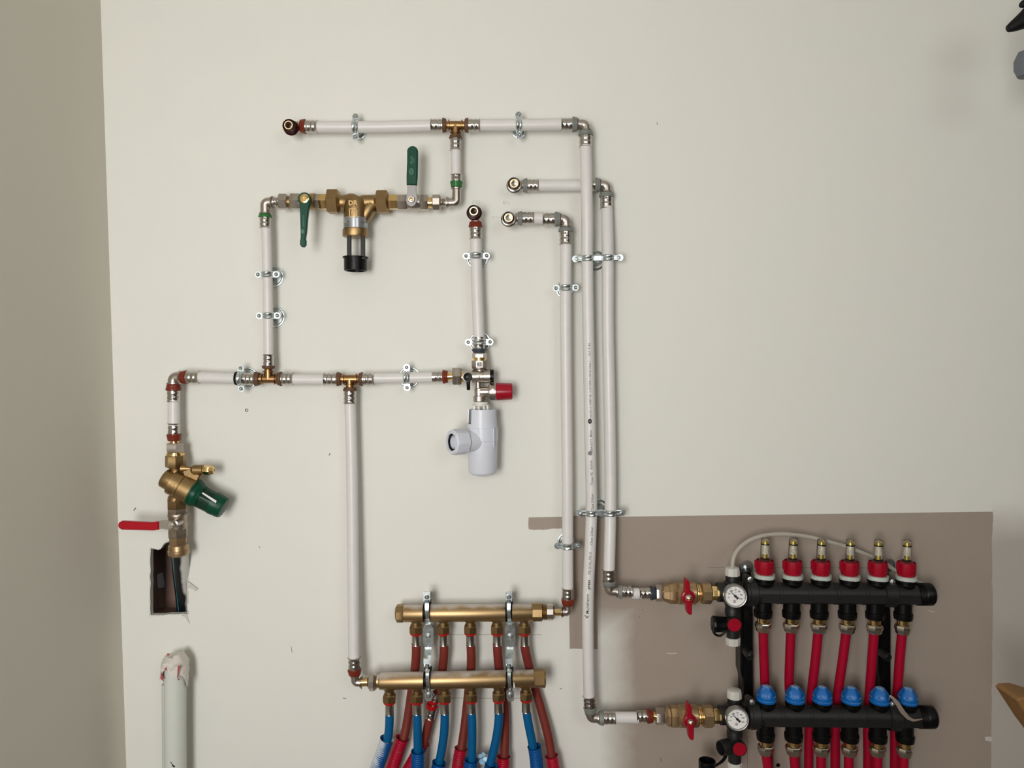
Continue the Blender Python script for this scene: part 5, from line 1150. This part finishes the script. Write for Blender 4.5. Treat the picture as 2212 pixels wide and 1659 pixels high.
# brackets
def hbracket(label, xo, x_low, washer, sc1, sc2, boss):
    root = thing('heating_manifold_bracket', label, 'bracket', W(xo, 1400, .0), 'black brackets of the heating manifolds')
    b = M(); b.prism(px_poly([(xo - 14, 1238), (xo + 8, 1234), (xo + 11, 1300), (xo + 13, 1340), (xo + 13, 1455), (xo + 14, 1560), (xo - 6, 1560), (xo - 9, 1470), (xo - 14, 1452), (xo - 14, 1300)], .034), .032, .002)
    b.ribbon([(xo - 5, 1300, .037, 6), (xo - 3, 1455, .037, 7), (xo - 6, 1500, .038, 3)], .002); b.ribbon([(xo + 9, 1330, .036, 4), (xo + 9, 1540, .036, 4)], .003)
    b.build('upright', 'black_plastic', root)
    for (y, d, xx, r_) in ((y_u(xo), .066, xo + 7, 27), (y_l(xo), .080, x_low, 28.5)):
        b = M(); b.L((xx - 14, y), (xx + 12, y), d, [(0, 22), (0, r_ - 1.5), (1, r_), (7, r_), (8, r_ + 1.2), (24, r_ + 1.2), (25.5, r_ - .8), (26, 22)], 48, close=False)
        q = S(d); b.prism(px_poly([(xx - 12, y - 34), (xx - 6, y - 38), (xx + 2, y - 34), (xx + 8, y - 28), (xx + 8, y - 18), (xx - 12, y - 18)], d + .008), .016, .0015)
        b.build('saddle_clamp', 'black_satin', root)
    for sx, sy, d in (sc1, sc2):
        b = M(); o = W(sx, sy, d); q = S(d); b.lathe(o, o + Vector((0, -1, 0)), [(-.003, 6.0 * q), (-.001, 6.0 * q), (-.0005, 4.2 * q), (.001, 3.9 * q), (.002, 2.4 * q)], 18); b.build('clamp_screw', 'zinc', root)
    wx_, wy_ = washer; b = M(); o = W(wx_, wy_, .012); q = S(.01); b.lathe(o, o + Vector((0, -1, 0)), [(-.012, 6 * q), (0, 13.4 * q), (.0016, 13.4 * q), (.0018, 7 * q)], 32); b.build('washer', 'zinc_dull', root)
    b = M(); b.lathe(o, o + Vector((0, -1, 0)), [(.001, 6.2 * q), (.006, 6.2 * q), (.0065, 5 * q)], 6); b.build('bolt', 'zinc', root)
    bx, by = boss; b = M(); o = W(bx, by, .058); q = S(.05); b.lathe(o + Vector((0, .03, 0)), o, [(0, 9.5 * q), (.022, 9 * q), (.030, 8.6 * q), (.030, 6.4 * q), (.020, 6.2 * q), (.019, .3 * q)], 28, close=False); b.build('boss', 'black_satin', root)
    return root
hbracket('black bracket of the heating manifolds beside the thermometers', 1614, 1626, (1612.5, 1226), (1621.5, 1252.5, .090), (1625.5, 1517.5, .104), (1620, 1417))
hbracket('black bracket of the heating manifolds next to the last flow meter', 1912, 1929, (1920, 1221), (1929, 1258, .090), (1929.5, 1521.5, .106), (1918, 1420))
m = M()
rows = [(1922, 1503, .108, 5), (1929, 1508, .110, 6), (1939, 1520, .111, 9), (1950, 1538, .110, 10), (1962, 1551, .107, 8), (1973, 1556, .106, 6), (1984, 1555, .107, 4), (1993, 1553, .105, 2)]
P = [W(x, y, d_) for x, y, d_, w_ in rows]; q = S(.108); vs = []; fs = []
for i, r_ in enumerate(rows):
    t = (P[min(i + 1, 7)] - P[max(i - 1, 0)]).normalized(); nn = Vector((-t.z, 0, t.x)).normalized()
    vs += [P[i] - nn * r_[3] * q / 2, P[i] + nn * r_[3] * q / 2 + Vector((0, -.001 * (i % 2), 0)), P[i] + nn * r_[3] * q / 2 + Vector((0, .0006, 0)), P[i] - nn * r_[3] * q / 2 + Vector((0, .0006, 0))]
for i in range(7):
    for k in range(4): fs.append((4 * i + k, 4 * i + (k + 1) % 4, 4 * i + 4 + (k + 1) % 4, 4 * i + 4 + k))
fs += [(0, 1, 2, 3), (31, 30, 29, 28)]; m.add(vs, fs)
tag(m.build('tape_strip', 'peel', None, loc=P[0]), 'curled brown tape strip stuck across the lower heating manifold', 'tape')
# clear hose
tp = [(1582, 1232, .066), (1582.5, 1215, .066), (1588, 1197, .062), (1600, 1181, .056), (1622, 1166, .050), (1650, 1157, .045), (1685, 1154, .040), (1720, 1156, .036), (1752, 1161, .032), (1785, 1169, .029), (1830, 1182, .026), (1875, 1199, .024), (1910, 1217, .024), (1932, 1231, .026), (1952, 1247, .030), (1985, 1258, .034), (1996, 1262, .034)]
pipe('translucent narrow hose arching behind the flow meters', tp, 4.5, 'clear_tube', 'vent_hose', None, 'hose', 6)

# ---------------------------------------------------------------- white drain pipe at the bottom edge
o = pipe('fat white plastic pipe rising by the corner, top wrapped in torn tape', [(379, 1440, .045), (378.5, 1560, .045), (380, 1750, .045)], 23, 'pvc_white', 'drain_pipe', None)
b = M(); b.tube(spline([W(x, y, .030) for x, y in ((364, 1476), (364.5, 1560), (366, 1750))], 6), 14 * S(.03), 24); b.build('inner_sheath', 'pvc_white', o)
random.seed(21); b = M(); q = S(.045); A = W(377, 1414, .043); B = W(377.5, 1480, .043); u = (B - A).normalized(); seg = 40; vs = []; fs = []; rows = 12; ln = (B - A).length
for i in range(rows):
    t = i / (rows - 1)
    for k in range(seg):
        a = 2 * PI * k / seg; rr = (18 + 10.5 * min(1, t * 3.2) + 1.6 * math.sin(3 * a + 5 * t) + random.uniform(-1.1, 1.1)) * q
        # torn lower edge: short at the front, long at the sides
        L_ = ln * (.42 + .55 * (1 - max(0, math.cos(a + .1))) + .10 * math.sin(5 * a)) if True else ln
        vs.append(A + u * (t * L_) + (Vector((0, -1, 0)) * math.cos(a) + Vector((1, 0, 0)) * math.sin(a)) * rr + Vector((0, 0, (.0035 if math.sin(a) > .2 else -.001) * (1 - t))))
for i in range(rows - 1):
    for k in range(seg): fs.append((i * seg + k, i * seg + (k + 1) % seg, (i + 1) * seg + (k + 1) % seg, (i + 1) * seg + k))
fs.append(tuple(range(seg))); b.add(vs, fs); tp_ = b.build('torn_tape', 'tape', o, 'crumpled torn off-white tape', smooth=25)
b = M()
for P_ in ([(362, 1411), (366, 1413), (364, 1417), (360, 1415)], [(384, 1438), (391, 1441), (387, 1444), (384, 1467), (388, 1468), (385, 1470), (383, 1462)], [(348, 1452), (351, 1462), (355, 1466), (349, 1470), (347, 1460)], [(356, 1444), (361, 1440), (359, 1447), (355, 1449)]):
    b.prism(px_poly(P_, .0675), .001)
b.build('red_tape_scraps', 'tape_red', o, 'red scraps under the tape')
b = M(); b.prism(px_poly([(367, 1645), (370, 1647), (373, 1652), (378, 1656), (376, 1658), (372, 1655), (371, 1651)], .0647), .001); b.build('black_mark', 'ink', o)

# ---------------------------------------------------------------- things cut by the frame edge
m = M()
c1 = [(2262, -30), (2235, 8), (2216, 12), (2206, 17), (2210, 24), (2204, 32), (2192, 40), (2182, 50), (2174, 60), (2178, 71), (2194, 66), (2214, 61), (2240, 66), (2270, 40)]
rows = [((2176.5, 62.5), 5.5), ((2178, 62), 7.5), ((2188, 57), 11.5), ((2202, 49), 15.5), ((2218, 40), 20), ((2240, 22), 25), ((2270, 0), 24)]
m.tube(spline([W(x, y, .20) for (x, y), r_ in rows], 1), [r_ * S(.2) for (x, y), r_ in rows], 20)
m.tube(spline([W(x, y, .20) for x, y in ((2204, 13), (2212, 8), (2230, 0))], 3), [4 * S(.2), 5.5 * S(.2), 7 * S(.2), 8 * S(.2), 8 * S(.2), 8 * S(.2), 8 * S(.2)], 16)
tag(m.build('nozzle_gun', 'dark_jacket', None, loc=W(2200, 45, .2)), 'black pointed tool tip poking in at the upper corner', 'tool')
m = M(); m.L((2222, 108), (2216, 172), .20, [(0, 8), (6, 20), (24, 26), (44, 24), (58, 17), (60, 10)], 12, rf=lambda a: 1 + .04 * math.cos(4 * a)); tag(m.build('hanging_cap', 'grey_cap', None, loc=W(2215, 140, .2)), 'grey rounded knob just below the black tool tip', 'knob')
m = M(); P = px_poly([(2197, 1514), (2204, 1508), (2230, 1507), (2270, 1520), (2270, 1620), (2240, 1580)], .34); m.prism(P, .05, .002)
tag(m.build('cardboard_corner', 'cardboard', None, loc=W(2210, 1525, .34)), 'brown board corner entering at the lower edge of the frame', 'board')
